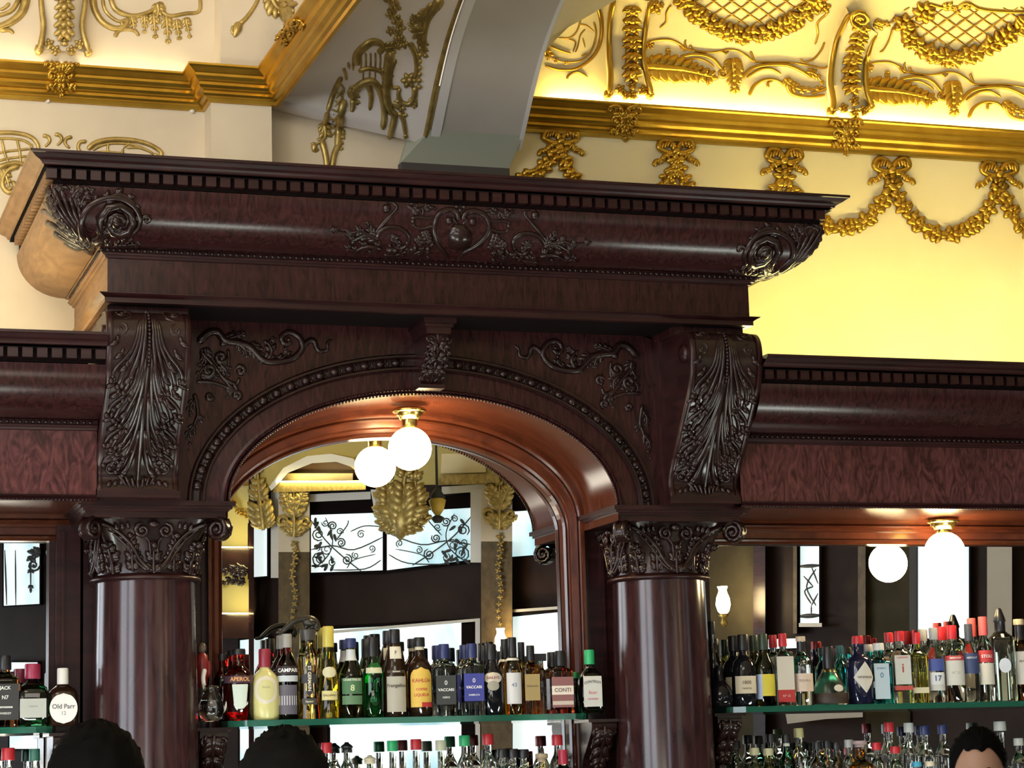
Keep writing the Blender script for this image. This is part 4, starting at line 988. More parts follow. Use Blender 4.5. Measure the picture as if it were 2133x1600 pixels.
m = MB(); m.prism([vq(x, y, .85) for x, y in ((772, 1020), (800, 1020), (806, 1072), (780, 1066))], [vq(x, y, .7) for x, y in ((772, 1020), (800, 1020), (806, 1072), (780, 1066))]); struct('trim_60', m, M['white'])
# wrought iron scrolls before the transom panes
vm3 = lambda u, v, h: vq(u, v, .01+h*.0042)
for k, (ox_, w_, fl, lab) in enumerate(((648, 149, 1, 'wrought iron scrollwork across the larger transom pane in the mirror'), (806, 176, -1, 'wrought iron scrollwork across the transom pane behind the gilded pendant'))):
    o = Orn(vm3); X_ = (lambda t: ox_+w_*t) if fl > 0 else (lambda t: ox_+w_*(1-t)); yb = 1190 if fl > 0 else 1178; yt = 1072 if fl > 0 else 1064; Y_ = lambda t: yt+(yb-yt)*t; T = o.tube
    T([(X_(0), Y_(.1)), (X_(.2), Y_(.45)), (X_(.45), Y_(.75)), (X_(.7), Y_(1))], 1.5, 1.5); T([(X_(.0), Y_(.62)), (X_(.3), Y_(.55)), (X_(.6), Y_(.62)), (X_(1), Y_(.4))], 1.5, 1.4); T([(X_(.35), Y_(.45)), (X_(.5), Y_(.2)), (X_(.52), Y_(.1))], 1.4, 1.2); T([(X_(.3), Y_(.98)), (X_(.75), Y_(.96)), (X_(.98), Y_(.8))], 1.3, 1.3); T([(X_(.55), Y_(.3)), (X_(.75), Y_(.2)), (X_(1), Y_(.22))], 1.2, 1.2)
    for (a, b_, r) in ((.12, .78, 17), (.1, .35, 14), (.42, .5, 10), (.5, .8, 12), (.3, .2, 10)): o.spiral(X_(a), Y_(b_), r, 1.8, a*9, fl, 1.6, 1.3, 0, False)
    for (a, b_, r) in ((.22, .62, 12), (.3, .85, 9), (.08, .58, 8), (.62, .72, 8), (.2, .15, 8), (.4, .3, 8), (.7, .35, 9), (.85, .6, 8)): o.spiral(X_(a), Y_(b_), r, 1.5, a*17, -fl, 1.3, 1.0, 0, False)
    T([(X_(.05), Y_(.95)), (X_(.25), Y_(.7)), (X_(.3), Y_(.4)), (X_(.2), Y_(.05))], 1.4, 1.2); T([(X_(.5), Y_(.95)), (X_(.6), Y_(.8)), (X_(.9), Y_(.7))], 1.2, 1.0)
    for e in range(16): o.blob(X_(.05+.3*random.random()), Y_(.1+.85*random.random()), 9, 3, random.random()*6, 2)
    tag(o.b.build('iron_scrollwork', M['iron']), lab, 'ironwork', 'reflected window ironwork')
o = Orn(vm3); o.tube([(32, 1146), (33, 1262)], 1.6, 1.6); o.tube([(10, 1146), (14, 1260)], 1.8, 1.8); o.spiral(70, 1178, 13, 1.5, 0, 1, 2.5); o.leaf([(84, 1150), (66, 1160), (64, 1230)], 20, 5, 4)
tag(o.b.build('iron_scrollwork', M['iron']), 'wrought iron scrollwork in the mirror of the unit under the cream wall', 'ironwork', 'reflected window ironwork')
o = Orn(vm3)
for pth in ([(1700, 1185), (1680, 1222), (1700, 1262)], [(1674, 1200), (1694, 1222)], [(1694, 1222), (1676, 1232), (1690, 1258)], [(1690, 1180), (1704, 1216)], [(1690, 1262), (1704, 1236)], [(1690, 1262), (1690, 1280)]): o.tube(pth, 1.7, 1.7)
o.tube([(1667, 1180), (1706, 1178)], 4, 4); o.tube([(1667, 1284), (1706, 1282)], 5, 5)
tag(o.b.build('leaded_grille', M['iron']), 'diamond leading of the narrow reflected window beside the wall sconce', 'ironwork')
# wall sconces
def sconce(px, py, label, s=1.0):
    p = vq(px, py, .25); q = vq(px, py+30, 0)
    t = thing('wall_sconce', tuple(p), label, 'lamp', 'reflected wall sconces')
    m = MB(); m.lathe([(.03*s, -.16*s), (.065*s, -.12*s), (.085*s, -.05*s), (.075*s, .03*s), (.05*s, .09*s), (.045*s, .12*s), (.06*s, .16*s)], tuple(p), 20, cap=False); m.build('lamp_shade', mg, t)
    m = MB(); m.lathe([(.012, -.30*s), (.03, -.26*s), (.02, -.2*s), (.04, -.17*s), (.03, -.15*s)], tuple(p), 12); m.build('holder', M['brass'], t)
sconce(1506, 1251, 'yellow glowing wall sconce reflected beside the second column', .66); sconce(1043, 1334, 'white glowing wall sconce reflected on the bronze pilaster', .62)
m, nt, b = new_mat('far_strip_glow'); b.inputs['Emission Color'].default_value = (1, .84, .36, 1); b.inputs['Emission Strength'].default_value = 60
for k, (x0, y0) in enumerate(((444, 1141), (444, 1279))):
    q = MB(); q.prism([vq(x, y, .15) for x, y in rct(x0, y0-2, 517, y0)], [vq(x, y, .12) for x, y in rct(x0, y0-2, 517, y0)]); tag(q.build('light_strip', m), ('light strip over the reflected carved cornice', 'light strip over the lower reflected cornice')[k], 'light strip', 'hidden light strips')
q = MB(); q.prism([vq(x, y, .2) for x, y in rct(575, 1002, 760, 1004)], [vq(x, y, .12) for x, y in rct(575, 1002, 760, 1004)]); tag(q.build('light_strip', m), 'light strip inside the reflected arched opening', 'light strip', 'hidden light strips')
bx_ = fac('ventilation_unit', [(1636, 1486), (1797, 1478), (1797, 1494), (1720, 1498), (1640, 1508)], .05, .35, M['pier'], None); tag(bx_, 'pale grey ventilation box seen in the mirror just under the glass shelf', 'ventilation unit')

# little hanging lantern reflected beside the pendant
lp_ = vq(911, 1050, .6); t = thing('hanging_lantern', tuple(lp_), 'small yellow lantern reflected beside the gilded pendant', 'lamp')
m = MB(); m.lathe([(.02, -.10), (.055, -.05), (.075, .03), (.05, .05)], tuple(lp_), 14); m.build('lantern_glass', simple('lantern_amber', (.85, .62, .12), .3, 0.0), t)
m = MB(); m.lathe([(.05, .05), (.07, .06), (.03, .12), (.012, .14), (.010, .55)], tuple(lp_), 12); m.lathe([(.03, -.16), (.06, -.12), (.03, -.10)], tuple(lp_), 12); m.build('lantern_frame', M['iron'], t)
# ------------------------------------------------------------------ glass shelves
mgl, nt, b = new_mat('green_edge_glass'); b.inputs['Base Color'].default_value = (.06, .36, .24, 1); b.inputs['Roughness'].default_value = .05; b.inputs['Transmission Weight'].default_value = .75; b.inputs['IOR'].default_value = 1.5
def shelf(x0, x1, zt, label, chip=.06):
    m = MB(); m.prism([(x0, 7.97, zt-.022), (x0+chip, 7.925, zt-.022), (x1-chip, 7.925, zt-.022), (x1, 7.97, zt-.022), (x1, 8.165, zt-.022), (x0, 8.165, zt-.022)], [(x0, 7.97, zt), (x0+chip, 7.925, zt), (x1-chip, 7.925, zt), (x1, 7.97, zt), (x1, 8.165, zt), (x0, 8.165, zt)])
    return tag(m.build('glass_shelf', mgl), label, 'shelf', 'green glass shelves')
ZC, ZR, ZL, ZB = 1.796, 1.808, 1.790, 1.42
shelf(1.575, 2.93, ZC, 'green-edged glass shelf of the arched bay, upper one'); shelf(3.50, 5.5, ZR, 'green-edged glass shelf under the globe of the straight side bay'); shelf(-1.0, .96, ZL, 'green-edged glass shelf with the bottles beside the tall column')
shelf(1.575, 2.93, ZB, 'lower glass shelf of the arched bay'); shelf(3.50, 5.5, ZB, 'lower glass shelf of the straight side bay'); shelf(-1.0, .96, ZB, 'lower glass shelf beside the tall column')
def corbel(x, par, zt):
    m = MB(); pr = smooth([(7.95, zt-.024), (7.945, zt-.06), (7.99, zt-.11), (8.05, zt-.17), (8.085, zt-.24), (8.10, zt-.26)], 3)+[(8.12, zt-.26), (8.12, zt-.024)]
    m.prism([(x-.05, y, z) for y, z in pr], [(x+.05, y, z) for y, z in pr]); m.box(x-.065, x+.065, 7.935, 8.12, zt-.034, zt-.023)
    c = m.build('shelf_corbel', M['carved'], par)
    o = Orn(lambda u, v, h: (x+u, 7.945+max(0, v-.04)*.62-h, zt-.03-v))
    o.leaf([(0, .02), (0, .12), (0, .2)], .07, 6, .02); o.spiral(-.03, .04, .022, 1.2, 0, 1, .007); o.spiral(.03, .04, .022, 1.2, pi, -1, .007)
    for k in range(8): o.ball((k % 2-.5)*.06, .03+.022*k, .010, .004)
    o.b.build('corbel_leaf', M['carved'], c)
corbel(2.99, BAR, ZC); corbel(1.52, BAR, ZC); corbel(3.50, SU_R, ZR); corbel(1.01, SU_L, ZL)

# ------------------------------------------------------------------ bottles
def gls(name, col, rough=.02, tr=1.0): 
    m, nt, b = new_mat(name); b.inputs['Base Color'].default_value = (*col, 1); b.inputs['Roughness'].default_value = rough; b.inputs['Transmission Weight'].default_value = tr; b.inputs['IOR'].default_value = 1.46; return m
G = dict(clear=gls('clear_glass', (.93, .97, .96)), gold=gls('golden_liquor', (.95, .72, .30)), yellow=gls('yellow_liquor', (.95, .86, .16)), red=gls('red_liquor', (.85, .05, .03)), dkred=gls('dark_red_liquor', (.16, .012, .015)), amber=gls('amber_liquor', (.80, .34, .06)), dkamber=gls('dark_amber_liquor', (.22, .07, .02)), green=gls('green_liquor', (.05, .48, .20)), dkgreen=gls('dark_green_glass', (.02, .10, .05)), olive=gls('olive_glass', (.16, .18, .03)), teal=gls('teal_glass', (.06, .62, .66)), pale=gls('pale_green_glass', (.80, .90, .72)), black=simple('black_glass', (.006, .007, .010), .06), navy=simple('navy_glass', (.008, .010, .03), .06), brown=simple('brown_glass', (.018, .008, .004), .08), lemon=simple('cloudy_lemon_liquor', (.62, .58, .24), .25), rose=gls('rose_glass', (.75, .30, .30)), straw=gls('straw_crystal', (.92, .84, .66), .22), smoke=gls('smoked_glass', (.30, .30, .28)))
KM = {}
def cm_(c, rough=.35, metal=0.0):
    k = (c, rough, metal)
    if k not in KM: KM[k] = simple('paint_%d' % len(KM), c, rough, metal)
    return KM[k]
BLK = (.010, .010, .013); WHT = (.72, .70, .66); CRM = (.70, .62, .45); RED = (.50, .02, .03); GRN = (.02, .38, .14); SIL = (.55, .56, .56); YEL = (.75, .55, .06); NVY = (.02, .03, .12)
SH = dict(
 std=[(.90, 0), (1, .02), (1, .57), (.95, .63), (.70, .70), (.45, .75), (.37, .79), (.36, .93)],
 wine=[(.92, 0), (1, .02), (1, .50), (.93, .57), (.66, .66), (.44, .74), (.37, .80), (.36, .96)],
 square=[(.95, 0), (1, .02), (1, .64), (.95, .68), (.62, .72), (.42, .75), (.38, .78), (.36, .92)],
 cone=[(.95, 0), (1, .02), (.95, .28), (.80, .52), (.60, .72), (.46, .86), (.44, .92)],
 bell=[(.92, 0), (1, .03), (1.0, .12), (.86, .32), (.62, .48), (.40, .58), (.30, .66), (.28, .86)],
 apoth=[(.95, 0), (1, .02), (1, .60), (.93, .66), (.60, .70), (.46, .73), (.46, .88)],
 flute=[(.98, 0), (1, .02), (.94, .12), (.80, .40), (.88, .58), (.95, .68), (.80, .76), (.62, .80), (.56, .88)],
 monk=[(.92, 0), (1, .02), (1, .48), (.90, .54), (.84, .60), (.78, .68), (.62, .76), (.42, .84), (.37, .88), (.36, .95)],
 round=[(.75, 0), (.95, .04), (1.05, .16), (1.0, .30), (.80, .42), (.48, .52), (.33, .58), (.30, .86)],
 flagon=[(.88, 0), (1, .03), (1.04, .30), (1, .52), (.84, .62), (.55, .68), (.36, .72), (.34, .88)])
def tmesh(txt, size):
    cu = bpy.data.curves.new('t', 'FONT'); cu.body = txt; cu.size = size; cu.align_x = 'CENTER'; cu.align_y = 'CENTER'; cu.resolution_u = 3; cu.offset = size*.022
    ob = bpy.data.objects.new('t', cu); me = bpy.data.meshes.new_from_object(ob)
    v = [(q.co.x, q.co.y) for q in me.vertices]; f = [tuple(p.vertices) for p in me.polygons]
    bpy.data.objects.remove(ob); bpy.data.curves.remove(cu); bpy.data.meshes.remove(me)
    return v, f
LOOK = {}
def bottle(px, top, wpx, shape, glass, cap, label, zb=ZC, y=7.985, labels=(), sq=0.0, sy=1.0, capz=.86, capw=.46, rot=0.0, group='bottles on the upper shelf of the arched bay', name='liquor_bottle', capk='cyl', neck=None, back=None, ht=None):
    p = at_y(px, top, y); H = ht or p.z-zb; dist = (p-CAM).dot(F_); Rr = wpx*1.10*dist/FPX/2
    t = thing(name, (p.x, y, zb), label, 'bottle', group); WL[t.name] = Vector((0, 0, 0))
    prof = [(r*Rr, z*H) for r, z in SH[shape]]
    def rad(z):
        for i in range(len(prof)-1):
            if prof[i+1][1] >= z:
                a, b2 = prof[i], prof[i+1]; k = (z-a[1])/max(b2[1]-a[1], 1e-6); return a[0]+(b2[0]-a[0])*k
        return prof[-1][0]
    nck = prof[-1][0]
    def shp(a, z):
        if not sq: return 1.0, sy
        pw = 2+sq*6*max(0, min(1, (rad(z)-nck*1.1)/(Rr*.5)))
        m = (abs(math.cos(a))**pw+abs(math.sin(a))**pw)**(-1/pw)
        ky = sy if rad(z) > Rr*.62 else sy+(1-sy)*(Rr*.62-rad(z))/(Rr*.62-nck+1e-6)
        return m, min(1, ky)
    m = MB(); m.lathe(prof, (0, 0, 0), 28, shp); m.build('glass_body', G[glass], t)
    def surf(x, z, off):
        r = rad(z)
        if sq: return (x, -(r*sy+off), z)
        a = x/r; return ((r+off)*math.sin(a), -(r*sy+off)*math.cos(a), z)
    if cap:
        col, zc = cap, capz*H; cw = capw*Rr; m = MB()
        if capk == 'cyl': m.lathe([(cw, zc), (cw*1.02, zc+.004), (cw*1.0, H-.004), (cw*.92, H)], (0, 0, 0), 20)
        elif capk == 'cork': m.lathe([(cw*.8, zc), (cw*.8, zc+(H-zc)*.4), (cw*1.15, zc+(H-zc)*.42), (cw*1.15, H-.003), (cw*1.05, H)], (0, 0, 0), 20)
        elif capk == 'spout': m.lathe([(cw, zc), (cw, zc+(H-zc)*.45), (cw*1.2, zc+(H-zc)*.5), (cw*.9, zc+(H-zc)*.7), (cw*.5, H-.006), (cw*.3, H)], (0, 0, 0), 18)
        elif capk == 'box': m.box(-cw*1.9, cw*1.9, -cw*1.2, cw*1.2, zc, H)
        elif capk == 'flare': m.lathe([(cw*.85, zc), (cw*.9, zc+.01), (cw*1.15, H-.006), (cw*1.1, H)], (0, 0, 0), 20)
        m.build('cap', cm_(col), t)
    if neck:
        col, z0, z1 = neck; m = MB(); m.lathe([(rad(z0*H)+.0008+0*z, z0*H+(z1-z0)*H*k/4) if False else (rad(z0*H+(z1-z0)*H*k/4)+.0009, z0*H+(z1-z0)*H*k/4) for k in range(5)], (0, 0, 0), 20, cap=False); m.build('neck_foil', cm_(col), t)
    for L in labels:
        z0, z1, hw, col = L['z0']*H, L['z1']*H, L['w']*Rr, L['c']; kind = L.get('k', 'rect'); m = MB(); rows = []; N = 14
        xo = L.get('x', 0)*Rr
        for i in range(N+1):
            tt = i/N; z = z0+(z1-z0)*tt
            if kind == 'disc': q = math.sqrt(max(0, 1-(2*tt-1)**2))
            elif kind == 'diamond': q = 1-abs(2*tt-1)
            elif kind == 'arch': q = 1 if tt < .72 else math.sqrt(max(0, 1-((tt-.72)/.28)**2))
            elif kind == 'hex': q = min(1, .2+tt*8, .2+(1-tt)*8)
            elif kind == 'glass': q = .72+.28*tt if tt > .12 else .3+.42*tt/.12
            else: q = 1
            rows.append([surf(xo+hw*q*(2*j/10-1), z, .0010+L.get('o', 0)) for j in range(11)])
        m.grid(rows, True); lb = m.build('label', cm_(col, .55), t)
        for (s, size, tc, tz, *rest) in L.get('t', ()):
            v, f = tmesh(s, size); m = MB(); vert = rest and rest[0] == 'v'; zz = z0+(z1-z0)*tz
            mx = max(abs(a[0]) for a in v); lim = (hw if not vert else (z1-z0)*.5)*.94; k = min(1, lim/mx)
            arc_ = rest[1] if len(rest) > 1 else 0
            m.add([surf(xo+(a[1]*k if vert else a[0]*k), zz+((-a[0] if vert else a[1])*k)-arc_*(a[0]*k/hw)**2, .0018+L.get('o', 0)) for a in v], f, False)
            m.build('label_text', cm_(tc, .5), lb)
    t.rotation_euler = (0, 0, rot+math.atan2(-p.x, y)*.55)
    if back: copy_thing(t, (p.x, y+.088, zb), back)
    return t
def lab(z0, z1, w, c, *t, **k): return dict(z0=z0, z1=z1, w=w, c=c, t=t, **k)
# ---- the arched bay, along the front edge
bottle(497, 1352, 56, 'std', 'red', BLK, 'bright red aperitif bottle with white tumbler label and APEROL banner', labels=(lab(.52, .62, 1.35, (.06, .03, .05), ('APEROL', .020, (.75, .35, .12), .5)), lab(.16, .50, .55, (.60, .68, .62), k='glass')), capz=.92, back='red aperitif bottle, plain, standing right behind the APEROL one')
bottle(463, 1362, 34, 'std', 'dkred', BLK, 'narrow dark red bottle squeezed between the jamb and the red APEROL bottle', y=8.045, capz=.9)
bottle(551, 1352, 54, 'flagon', 'lemon', (.25, .02, .04), 'cloudy pale yellow liqueur bottle with a round cream ring label', labels=(lab(.22, .62, .88, (.66, .60, .50), k='disc'), lab(.27, .57, .62, (.58, .55, .26), ('limón', .012, (.35, .33, .16), .62), k='disc', o=.0006)), capz=.74, capw=.42)
bottle(597, 1321, 42, 'std', 'dkred', (.30, .29, .27), 'dark bottle with white CAMPARI lettering and pale band', labels=(lab(.52, .62, 1.3, (.02, .012, .014), ('CAMPARI', .019, (.80, .80, .82), .5)), lab(.44, .51, 1.1, (.50, .54, .58)), lab(.06, .40, .9, (.10, .09, .12), ('||||||||', .05, (.45, .44, .48), .5))), capz=.84, back='dark red bottle, second in file behind the CAMPARI one')
bottle(641, 1312, 44, 'flute', 'gold', (.05, .045, .04), 'fluted golden elderflower bottle with narrow vertical black label', labels=(lab(.26, .64, .26, (.02, .02, .03), ('ST GERMAIN', .016, (.72, .66, .50), .5, 'v'), k='hex'), lab(.40, .50, .72, (.03, .03, .035), o=-.0004), lab(.16, .23, .66, (.05, .05, .04), ('liqueur', .010, (.6, .55, .4), .5))), capz=.85, capw=.62, capk='flare')
bottle(683, 1305, 40, 'cone', 'yellow', (.55, .45, .08), 'tall tapering yellow liqueur bottle with yellow capsule', labels=(lab(.44, .56, .7, (.60, .56, .36), k='disc'), lab(.20, .30, .8, (.62, .55, .25), ('GALLIANO', .010, (.10, .08, .05), .5))), capz=.72, capw=.54, back='tall tapering yellow bottle, hidden by its twin in front')
bottle(730, 1330, 46, 'wine', 'olive', NVY, 'green-labelled herbal liqueur bottle reading CHARTREUSE', labels=(lab(.30, .50, .92, (.06, .16, .07), ('CHARTREUSE', .011, (.75, .78, .62), .88), ('8', .03, (.55, .62, .32), .36)), lab(.17, .28, .92, (.10, .20, .10))), capz=.88, neck=((.55, .58, .60), .72, .86), back='dark herbal bottle standing behind the CHARTREUSE one')
bottle(776, 1328, 42, 'wine', 'green', BLK, 'vivid green bumpy melon liqueur bottle with black cap', labels=(lab(.55, .62, .8, (.55, .56, .40)),), capz=.76, capw=.48, back='green melon liqueur bottle, the one behind')
bottle(821, 1311, 46, 'monk', 'brown', BLK, 'brown monk-shaped bottle with parchment label and white cord', labels=(lab(.06, .46, .86, (.42, .39, .32), ('Frangelico', .018, (.06, .05, .04), .74)), lab(.66, .80, .5, (.62, .60, .50), ('F', .018, (.12, .1, .08), .5)), lab(.50, .53, .8, (.05, .04, .03), ('Barbero', .008, (.7, .68, .6), .5))), capz=.84, back='brown monk-shaped bottle in the second row')
bottle(873, 1328, 46, 'std', 'brown', BLK, 'dark coffee liqueur bottle with big yellow arched label and red letters', labels=(lab(.12, .62, 1.0, (.70, .46, .08), ('KAHLÚA', .018, (.42, .05, .03), .66), ('COFFEE', .012, (.48, .05, .03), .44), ('LIQUEUR', .014, (.48, .05, .03), .30), k='arch'), lab(.12, .18, .5, (.45, .03, .03), x=.5, o=.0006)), capz=.88, neck=((.65, .58, .42), .84, .88), back='dark coffee liqueur bottle peeping out behind the yellow arched label')
bottle(924, 1342, 44, 'square', 'clear', NVY, 'clear square bottle with black VACCARI label', labels=(lab(.16, .56, .86, (.03, .035, .035), ('0', .022, (.60, .62, .60), .74), ('VACCARI', .014, (.80, .82, .82), .50), ('NERO', .010, (.6, .62, .62), .24)),), sq=.6, capz=.80, back='square clear bottle standing behind the black VACCARI label')
bottle(982, 1341, 44, 'square', 'clear', NVY, 'clear square bottle with deep blue VACCARI label', labels=(lab(.20, .58, .86, (.04, .05, .28), ('0', .022, (.62, .62, .72), .74), ('VACCARI', .014, (.82, .82, .88), .50), ('SAMBUCA', .009, (.65, .65, .75), .22)),), sq=.6, capz=.80, back='square clear bottle standing behind the blue VACCARI label')
bottle(1022, 1342, 46, 'wine', 'black', BLK, 'black Irish cream bottle with pale oval BAILEYS label', labels=(lab(.44, .60, .80, (.60, .54, .46), ('BAILEYS', .013, (.22, .03, .04), .5), k='disc'), lab(.34, .48, .5, (.34, .32, .26), k='disc', o=.0005)), capz=.78, back='black cream liqueur bottle, second in file')
bottle(1066, 1328, 36, 'std', 'gold', BLK, 'slim golden bottle with white label and black ringed cap', labels=(lab(.14, .54, .85, (.62, .62, .64), ('43', .02, (.2, .22, .35), .6)),), capz=.74, neck=((.6, .6, .58), .70, .73), back='slim golden bottle partly hidden by its ringed-cap twin')
bottle(1085, 1338, 28, 'std', 'yellow', BLK, 'small bright yellow bottle peeping out between two amber ones', y=8.06, capz=.76)
bottle(1104, 1345, 34, 'square', 'amber', BLK, 'square amber almond liqueur bottle with brown label', labels=(lab(.20, .58, .84, (.34, .25, .10), ('Disaronno', .010, (.10, .07, .04), .55)),), sq=.7, capz=.78)
bottle(1124, 1362, 34, 'square', 'clear', BLK, 'clear cut bottle with a wide black box cap and cream stripe', y=8.03, sq=.8, capz=.88, capk='box', capw=.36, labels=(lab(.08, .58, .2, (.45, .48, .58), x=.7),))
bottle(1166, 1356, 44, 'square', 'rose', BLK, 'square bottle with dusky pink label and white CONTI band', labels=(lab(.10, .58, .94, (.24, .10, .10)), lab(.30, .44, .94, (.74, .66, .58), ('CONTI', .020, (.14, .1, .08), .5), o=.0006), lab(.14, .20, .9, (.55, .46, .40), o=.0006)), sq=.8, capz=.76, back='square bottle of the second row behind the CONTI band')
bottle(1227, 1354, 44, 'flagon', 'dkgreen', GRN, 'dark green orange liqueur bottle with green cap and white CONTROY label', labels=(lab(.10, .58, .80, (.58, .58, .55), ('CONTROY', .019, (.04, .05, .05), .82, '', .008), ('licor', .018, (.55, .22, .25), .46), ('naranjas', .012, (.55, .22, .25), .26)),), sq=.7, capz=.77, capw=.44, rot=.05)
bottle(1197, 1400, 26, 'square', 'green', GRN, 'plain green bottle behind the white CONTROY label', y=8.07, sq=.6, capz=.85)
# ---- straight side bay
KR = dict(zb=ZR, group='bottles on the shelf of the straight side bay')
bottle(1497, 1372, 46, 'round', 'black', None, 'round black jug-shaped bottle beside the column', **KR)
bottle(1482, 1295, 26, 'wine', 'smoke', BLK, 'tall smoky bottle reaching up beside the column and the sconce', y=8.08, capz=.85, **KR)
bottle(1546, 1322, 46, 'flagon', 'black', BLK, 'black bottle with cream two-line label', labels=(lab(.18, .42, 1.0, (.62, .55, .42), ('1800', .018, (.12, .1, .08), .62), ('reserva', .012, (.2, .16, .1), .3)),), capz=.78, back='black bottle behind the cream two-line label', **KR)
bottle(1588, 1321, 40, 'wine', 'olive', (.03, .05, .03), 'olive green wine bottle with yellow label', labels=(lab(.14, .44, .78, (.62, .52, .05), x=.35), lab(.10, .44, .3, (.40, .48, .70), x=-.7)), capz=.78, capw=.44, back='olive green wine bottle of the second row', **KR)
bottle(1629, 1320, 34, 'square', 'clear', RED, 'red-capped whisky with a white label above a red band', labels=(lab(.22, .68, .95, (.55, .50, .42)), lab(.05, .22, .95, (.38, .02, .02), ('N° 12', .012, (.6, .4, .35), .5))), sq=.7, capz=.82, back='red-capped bottle standing behind the white and red label', **KR)
bottle(1667, 1326, 42, 'std', 'clear', (.55, .45, .32), 'clear bottle with pinkish label and a little amber at the bottom', labels=(lab(.20, .46, .98, (.60, .47, .38), ('TEQUILA', .012, (.3, .22, .18), .6)),), capz=.93, neck=(BLK, .78, .92), capw=.44, **KR)
bottle(1667, 1326, 37, 'std', 'amber', None, 'amber remainder of spirit in the bottle with the pinkish label', y=7.986, ht=.03, name='spirit_remainder', **KR) if False else None
bottle(1724, 1347, 68, 'bell', 'straw', BLK, 'bell-shaped crystal decanter with white oval tag and dark neck', labels=(lab(.02, .20, 1.25, (.03, .016, .01)), lab(.22, .34, .3, (.55, .53, .48), k='disc', x=.35), lab(.56, .60, 1.6, (.5, .36, .1))), capz=.62, capw=.32, **KR)
bottle(1748, 1345, 30, 'std', 'teal', (.02, .12, .14), 'teal bottle peeping out behind the bell-shaped decanter', y=8.09, capz=.86, **KR)
bottle(1786, 1325, 50, 'apoth', 'navy', RED, 'black apothecary gin bottle with white diamond label', labels=(lab(.16, .62, .92, (.56, .53, .47), ("HENDRICK'S", .011, (.12, .1, .1), .5), k='diamond', x=.25),), capz=.84, capw=.40, **KR)
bottle(1829, 1340, 46, 'square', 'teal', SIL, 'teal blue gin bottle with silver portrait label', labels=(lab(.08, .66, .62, (.42, .52, .58), ('BOMBAY', .009, (.1, .2, .3), .86), ('0', .028, (.12, .22, .32), .66)),), sq=.8, sy=.8, capz=.88, back='teal blue gin bottle behind the silver portrait label', **KR)
bottle(1872, 1315, 38, 'square', 'clear', RED, 'red-capped clear gin bottle with a guardsman on its label', labels=(lab(.26, .66, .8, (.52, .52, .48), ('LONDON', .010, (.45, .05, .05), .92), ('i', .05, (.35, .06, .06), .55)), lab(.18, .24, .9, (.45, .06, .05))), sq=.7, capz=.86, back='red-capped clear bottle behind the guardsman label', **KR)
bottle(1908, 1318, 32, 'square', 'yellow', RED, 'squat bottle of yellow liquor with a pale strip and red cap', labels=(lab(.14, .22, .95, (.60, .55, .36)),), sq=.8, capz=.84, **KR)
bottle(1943, 1308, 36, 'std', 'clear', (.32, .34, .34), 'clear vodka bottle with blue and white number label', labels=(lab(.42, .58, .9, (.05, .08, .30)), lab(.24, .40, .8, (.62, .64, .66), ('17', .03, (.05, .07, .2), .5)), lab(.16, .24, .9, (.50, .50, .48))), capz=.84, back='clear vodka bottle standing behind the blue number label', **KR)
bottle(1981, 1303, 42, 'std', 'clear', RED, 'clear vodka bottle with a red band across silver SMIRNOFF label', labels=(lab(.22, .54, .95, (.55, .55, .52), ('N° 21', .014, (.35, .3, .25), .5)), lab(.54, .60, 1.0, (.45, .05, .06), ('SMIRNOFF', .010, (.8, .75, .7), .5))), capz=.82, back='clear vodka bottle behind the silver SMIRNOFF label', **KR)
bottle(2016, 1300, 34, 'std', 'clear', (.05, .06, .08), 'clear bottle with a dark blue half-moon label', labels=(lab(.36, .62, .95, (.03, .05, .14), ('ABSOLUT', .010, (.6, .62, .66), .78)),), capz=.78, **KR)
bottle(2046, 1285, 34, 'std', 'clear', (.60, .10, .10), 'clear bottle with tall red and white cap and red STOLI strip', labels=(lab(.46, .60, .9, (.48, .04, .05), ('STOLI', .016, (.8, .75, .72), .5)), lab(.20, .45, .9, (.56, .54, .48))), capz=.78, capw=.5, neck=((.7, .68, .66), .94, .96), back='clear bottle behind the red STOLI strip', **KR)
bottle(2080, 1267, 46, 'square', 'pale', BLK, 'broad pale green bottle with pointed black pourer', labels=(lab(.30, .46, .5, (.50, .56, .66), k='disc'),), sq=.8, capz=.72, capw=.44, capk='spout', neck=((.6, .6, .62), .68, .72), **KR)
bottle(2121, 1290, 44, 'std', 'dkamber', (.55, .45, .28), 'dark amber whisky with cork top and large white label at the end of the shelf', labels=(lab(.20, .60, 1.0, (.60, .56, .52), ('MALT', .014, (.2, .15, .1), .7)),), capz=.93, neck=(BLK, .74, .92), **KR)
# ---- beside the tall column
KL = dict(zb=ZL, group='bottles beside the tall column')
bottle(10, 1366, 54, 'square', 'dkamber', BLK, 'square whiskey bottle with black label cut by the edge of the picture', labels=(lab(.10, .60, .95, (.02, .02, .022), ('JACK', .016, (.7, .7, .68), .88, '', -.006), ('N7', .018, (.6, .6, .58), .62), ('Tennessee', .012, (.7, .7, .68), .36), ('WHISKEY', .010, (.6, .6, .58), .18)),), sq=.8, capz=.80, **KL)
bottle(68, 1383, 62, 'flagon', 'dkgreen', (.28, .02, .06), 'broad green flagon with maroon cap and grey label', labels=(lab(.14, .44, .78, (.42, .43, .40), ('reserva', .010, (.25, .25, .22), .6)),), sq=.5, capz=.76, capw=.48, **KL)
bottle(42, 1394, 40, 'flagon', 'dkgreen', (.24, .02, .06), 'green flagon with maroon cap half hidden behind the grey label', y=8.075, capz=.76, capw=.5, **KL)
